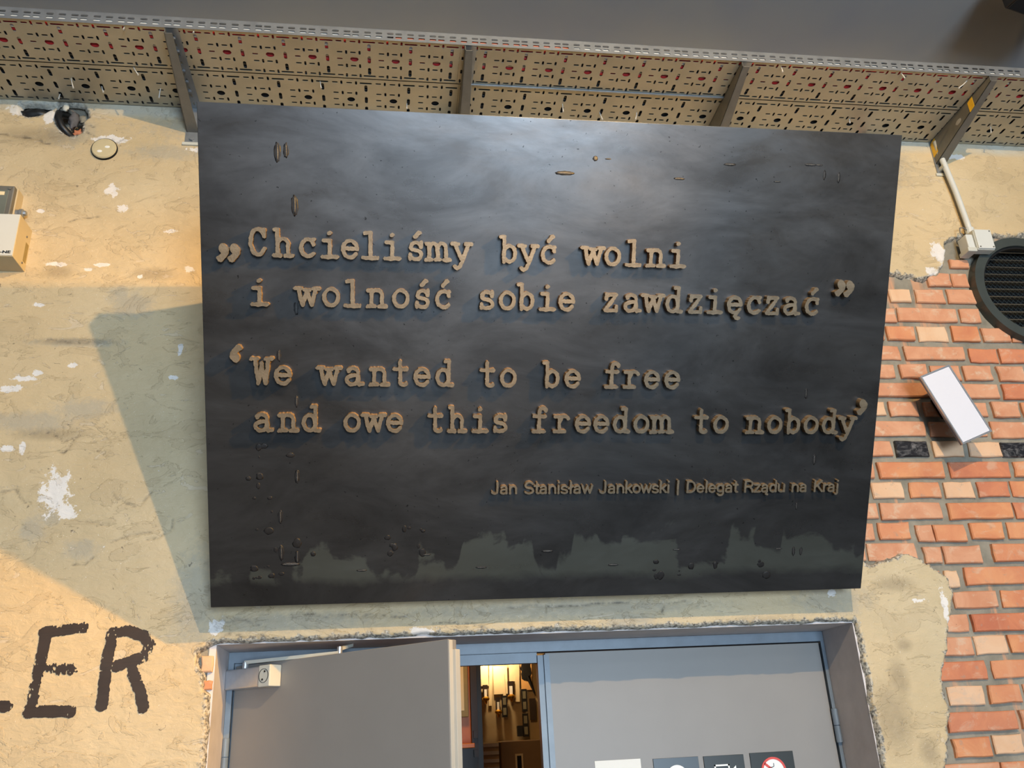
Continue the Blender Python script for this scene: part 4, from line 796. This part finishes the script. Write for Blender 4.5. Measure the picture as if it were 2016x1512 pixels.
# brackets
def bracket(x0, lbl, tape=False, wide=.042):
    b = empty('tray_bracket', (x0, 0, ZT), label=lbl, cat='bracket', group='brackets carrying the cable trays')
    yf = -.402; w0, w1 = -.115, -.026; zt = -.0015
    MB().prism([(0, zt), (0, w0), (yf, w1), (yf, zt)], lambda y, z, d: (d, y, z), 0, .0025).build('web_plate', m_arm, b)
    MB().add([(0, 0, w0), (wide, 0, w0), (wide * .62, yf, w1), (0, yf, w1), (0, 0, w0 + .0025), (wide, 0, w0 + .0025), (wide * .62, yf, w1 + .0025), (0, yf, w1 + .0025)], [(0, 1, 2, 3), (4, 7, 6, 5), (0, 4, 5, 1), (1, 5, 6, 2), (2, 6, 7, 3), (3, 7, 4, 0)]).build('lower_flange', m_arm, b)
    holes = [stadium(wide / 2, -.03 - .042 * i, .016, .006, 'y') for i in range(9)]
    me = curve_mesh([[(0, 0), (wide, 0), (wide, yf), (0, yf)]] + holes, .001); mb = MB(); mb.add([(v.co.x, v.co.y, zt - .001 + v.co.z) for v in me.vertices], [tuple(p.vertices) for p in me.polygons]); mb.build('upper_flange', m_galv, b)
    MB().box(-.004, wide + .004, -.004, -.0002, -.165, .01).build('wall_plate', m_galv, b)
    MB().cyl((wide / 2, -.004, -.145), (wide / 2, -.011, -.145), .009, 6).build('anchor_bolt', m_galv, b)
    MB().box(-.012, wide + .012, -.006, .004, -.172, -.160).build('mortar_dab', m_grey_pl, b)
    for i, yy in enumerate((-.36, -.30, -.205, -.15, -.10)): MB().cyl((wide / 2, yy, zt - .010), (wide / 2, yy, zt), .0055, 6).build('bolt', m_galv, b)
    if tape:
        for a0, a1 in ((.09, .27), (.70, .86)):
            ya, yb = yf * (1 - a0) , yf * (1 - a1)
        for ya, yb in ((-.235, -.275), (-.035, -.012)):
            pass
        def wz(y): return w0 + (w1 - w0) * (y / yf)
        for ya, yb in ((-.292, -.262), (-.036, -.004)):
            MB().prism([(ya, zt - .004), (ya, max(wz(ya) - .001, -.072)), (yb, max(wz(yb) - .001, -.080)), (yb, zt - .012)], lambda y, z, d: (d, y, z), -.0012, -.0002).build('yellow_tape', m_yel, b)
        MB().ball((-.0005, -.19, -.045), .018, (.05, 1, .5), 12, .5, None, 3).build('paint_smear', simple('pale_smear', (166, 164, 160), .5), b)
    return b
bracket(-.757, 'leftmost tray bracket, foot bolted to the plaster at the sign\'s top left corner')
bracket(.2495, 'tray bracket second from the left, its foot hidden behind the sign')
bracket(1.266, 'tray bracket third from the left, above the right half of the sign')
bracket(2.256, 'right tray bracket with two yellow tape squares', True)
# cut tie ends and fixings hanging from the trays
TIES = [(-1.139, -0.129, 9, 22), (-0.909, -0.202, 13, 17), (-1.205, -0.04, 0, 10), (-0.84, -0.099, 0, 22), (-1.046, -0.092, 6, 12), (-0.665, -0.391, 0, 4), (-0.888, -0.391, 0, 6), (-0.264, -0.177, 3, 14), (0.053, -0.082, 0, 12), (0.648, -0.125, 0, 20), (0.803, -0.086, 5, 18), (0.952, -0.097, -6, 18), (1.427, -0.382, 0, 12), (1.904, -0.386, 4, 12), (2.46, -0.117, -6, 16), (1.832, -0.12, -2, 10), (2.191, -0.367, -30, 20)]
wh = ['over the leftmost hole', 'just left of the left bracket near the seam', 'over the second hole', 'beside the left bracket foot', 'above the round cap', 'right of the left bracket at the front', 'left of the left bracket at the front', 'above the left part of the sign', 'above the sign just left of the middle bracket', 'right of the middle bracket, longest', 'second right of the middle bracket', 'third right of the middle bracket', 'at the front left of the third bracket', 'at the front between the third and right bracket', 'right of the taped bracket', 'above the sign\'s top right corner', 'slanting beside the taped bracket']
for (x, y, dx, dy), t in zip(TIES, wh):
    L = dy * .0019; o = tag(MB().tube([(0, 0, .004), (dx * .0008, -.003, -L * .5), (dx * .0016, -.004, -L), (dx * .0017, -.004, -L - .003)], [.0016, .0018, .0024, .0034], 7).build('cable_tie_end', m_white), 'white tie end hanging ' + t, 'cable tie', 'tie ends hanging from the trays'); o.location = (x, y, ZT)

# ------------------------------------------------------------------ right wall fittings
v = empty('round_vent', (VC[0], 0, VC[1]), label='round dark grey ventilation grille with horizontal louvres set in the brick', cat='vent')
MB().disc_ring((0, 0), .195, .232, -.022, .03, 72).build('outer_ring', m_vent, v); MB().disc_ring((0, 0), .186, .197, -.012, .05, 72).build('inner_ring', m_black, v)
MB().cyl((0, .035, 0), (0, .045, 0), .195, 48).build('back_plate', m_dark, v)
mesh = MB()
for i in range(-13, 14):
    c = i * .0142; 
    for s in (1, -1):
        hl = math.sqrt(max(0, .190 ** 2 - c * c)); d = Vector((1, 0, s)).normalized(); n = Vector((-s, 0, 1)).normalized(); o_ = n * c
        mesh.tube([o_ - d * hl + Vector((0, .028, 0)), o_ + d * hl + Vector((0, .028, 0))], .0011, 4, False)
mesh.build('wire_mesh', m_vent, v)
for i in range(11):
    z = -.165 + i * .0335; hl = math.sqrt(max(.001, .190 ** 2 - z * z))
    MB().add([(-hl, -.010, z - .004), (hl, -.010, z - .004), (hl, .012, z + .010), (-hl, .012, z + .010), (-hl, -.008, z - .001), (hl, -.008, z - .001), (hl, .013, z + .012), (-hl, .013, z + .012)], [(0, 1, 2, 3), (4, 7, 6, 5), (0, 4, 5, 1), (2, 6, 7, 3), (1, 5, 6, 2), (3, 7, 4, 0)]).build('louvre', m_louv, v)
jb = empty('junction_box', (2.318, -.004, 3.50), label='light grey junction box with gland, beside the round vent', cat='junction box')
MB().bbox(-.035, .04, -.062, -.024, -.046, .046, .004).build('box_body', m_grey_pl, jb); MB().bbox(-.033, .038, -.068, -.060, -.043, .044, .003).build('lid', m_box, jb)
for a, b_ in ((-.026, -.036), (.030, -.036), (.030, .036)): MB().cyl((a, -.070, b_), (a, -.067, b_), .003, 8).build('lid_screw', m_arm, jb)
MB().bbox(-.066, -.036, -.055, .0, -.040, .028, .004).build('terminal_block', m_box, jb); MB().bbox(-.075, -.036, -.060, .0, -.052, -.034, .003).build('clamp_foot', m_grey_pl, jb)
MB().tube([(-.052, -.03, .026), (-.066, -.03, .05), (-.062, -.03, .072), (-.045, -.03, .074), (-.03, -.03, .06)], .0025, 6).build('loop_wire', m_arm, jb, True)
cd = tag(MB().tube([(2.262, -.030, 4.0), (2.268, -.028, 3.93), (2.290, -.028, 3.75), (2.300, -.028, 3.60), (2.300, -.03, 3.552)], .0115, 14).build('conduit_pipe', m_box, None, True), 'white conduit pipe running from the tray down to the junction box', 'pipe')
MB().cyl((2.300, -.03, 3.545), (2.300, -.03, 3.572), .017, 12).build('gland_nut', m_box, cd); MB().bbox(2.262, 2.285, -.036, .002, 3.868, 3.884, .002).build('pipe_clip', m_grey_pl, cd)
wr = tag(MB().tube([(1.945, -.03, 4.02), (1.952, -.04, 3.97), (1.985, -.045, 3.93), (1.992, -.02, 3.88), (1.985, .01, 3.87)], .006, 8).build('cable', m_rubber, None, True), 'short black cable looping out of the plaster behind the sign\'s top right corner', 'cable')
wr = tag(MB().tube([(1.930, -.02, 4.02), (1.938, -.03, 3.95), (1.945, -.03, 3.88), (1.938, .01, 3.82)], .005, 8).build('cable', m_red, None, True), 'short red cable beside the black loop at the sign\'s top right corner', 'cable')
# flat panel speaker on the brickwork
p0, p1, p2, p3 = Vector((1.8747, -.12, 2.8853)), Vector((1.9964, -.12, 2.9378)), Vector((2.0774, -.12, 2.6721)), Vector((1.9502, -.12, 2.6297))
c = (p0 + p1 + p2 + p3) / 4; ux = ((p1 + p2) - (p0 + p3)).normalized(); up = Vector((0, -1, 0)).cross(ux); up = -up if up.z < 0 else up; hw = .0665; hh = .1365
sp = empty('wall_speaker', label='tilted silver rectangular panel speaker mounted on the brickwork', cat='speaker')
Nn = ux.cross(up); sp.matrix_world = Matrix(((ux.x, up.x, Nn.x, c.x), (ux.y, up.y, Nn.y, c.y), (ux.z, up.z, Nn.z, c.z), (0, 0, 0, 1)))
MB().bbox(-hw, hw, -hh, hh, -.016, -.004, .003).build('housing', simple('silver_housing', (120, 124, 140), .3, .7), sp)
fr_ = MB().box(-hw, -hw + .005, -hh, hh, -.006, .001).box(hw - .005, hw, -hh, hh, -.006, .001).box(-hw + .005, hw - .005, -hh, -hh + .005, -.006, .001).box(-hw + .005, hw - .005, hh - .005, hh, -.006, .001)
fr_.build('front_frame', m_alu, sp)
_n = N('speaker_grille'); _n.set(_n.mix(_n.ramp(_n.noise(900, 0), .2, .8), lin((222, 222, 232)), lin((238, 238, 246))), .3, .15); MB().box(-hw + .006, hw - .006, -hh + .006, hh - .006, -.006, -.001).build('grille', _n.m, sp)
MB().box(.03, .042, -.02, .06, -.10, -.016).build('mounting_arm', m_black, sp); MB().bbox(.016, .056, -.02, .06, -.128, -.10, .003).build('mounting_plate', m_black, sp)

# ------------------------------------------------------------------ left wall fittings
lb = empty('control_box', (-1.36, 0, 3.38), label='white enamelled control box with sticker at the left edge', cat='control box')
MB().bbox(-.13, .13, -.10, .006, -.080, .082, .0015).build('housing', m_boxside, lb); MB().box(-.129, .129, -.1025, -.0995, -.0775, .080).build('front_cover', m_box, lb)
MB().box(.1301, .1309, -.028, -.006, -.052, .018).build('sticker', m_label, lb)
for z in (-.063, .038): MB().cyl((.129, -.03, z), (.1325, -.03, z), .0035, 8).build('screw', m_arm, lb)
t = bpy.data.curves.new('t', 'FONT'); t.body = 'D-NE'; t.size = .017; t.extrude = .0004; t.offset = .0006; t.align_x = 'RIGHT'; to = bpy.data.objects.new('t', t); C.objects.link(to)
gm = bpy.data.meshes.new_from_object(to.evaluated_get(bpy.context.evaluated_depsgraph_get())); bpy.data.objects.remove(to)
gm.transform(Matrix.Translation((.122, -.1028, -.070)) @ Matrix.Rotation(math.pi / 2, 4, 'X') @ Matrix.Diagonal((1.15, .8, 1, 1))); link('lettering', gm, m_ink, lb)
ub = empty('terminal_box', (-1.36, 0, 3.53), label='grey box with smoked transparent lid directly above the white control box', cat='terminal box')
MB().bbox(-.12, .081, -.045, .006, -.065, .072, .003).build('housing', m_boxside, ub); MB().bbox(-.12, .078, -.066, -.044, -.062, .068, .004).build('lid', m_arm, ub)
MB().bbox(-.12, .062, -.0675, -.060, -.060, .050, .002).build('lid_window', m_smoke, ub); MB().box(-.12, .05, -.0685, -.067, .028, .042).build('paper_strip', m_pap2, ub)
MB().cyl((.065, -.064, .056), (.065, -.070, .056), .006, 10).build('lid_screw', m_arm, ub)
MB().tube([(.078, -.03, -.018), (.092, -.03, -.018), (.094, -.03, -.018), (.104, -.03, -.018), (.106, -.03, -.018), (.114, -.03, -.018)], [.012, .012, .0145, .0145, .010, .008], 12).build('cable_gland', m_galv, ub)

# ------------------------------------------------------------------ ceiling spotlight at the right
ts = empty('ceiling_spotlight', (2.23, -.59, ZC), label='black box spotlight hanging from the ceiling at the top right corner', cat='spotlight')
Mr = Matrix.Rotation(math.radians(14), 4, 'Z')
MB().cyl((0.15, -.08, 0), (0.15, -.08, -.05), .012, 12).build('stem', m_black, ts); MB().bbox(0, .30, -.22, .0, -.16, -.04, .004, Mr).build('housing', m_black, ts)
MB().box(.008, .292, -.212, -.008, -.164, -.158, Mr).build('front_bezel', m_dark, ts)
for x in (-1.6, .6, 2.8):                                          # added unseen housings to go with the overhead fill, behind the viewer
    for y in (-3.6, -6.4):
        o = tag(MB().bbox(-.6, .6, -.12, .12, 0, .05, .005).build('fill_lamp_housing', m_box), 'added unseen white fill lamp housing, ' + {-1.6: 'left', .6: 'middle', 2.8: 'right'}[x] + ' of the ' + ('nearer row' if y > -5 else 'far row by the windows'), 'fill lamp housing', 'added hall fill lamp housings'); o.location = (x, y, ZC - .05)
bpy.context.view_layer.update()
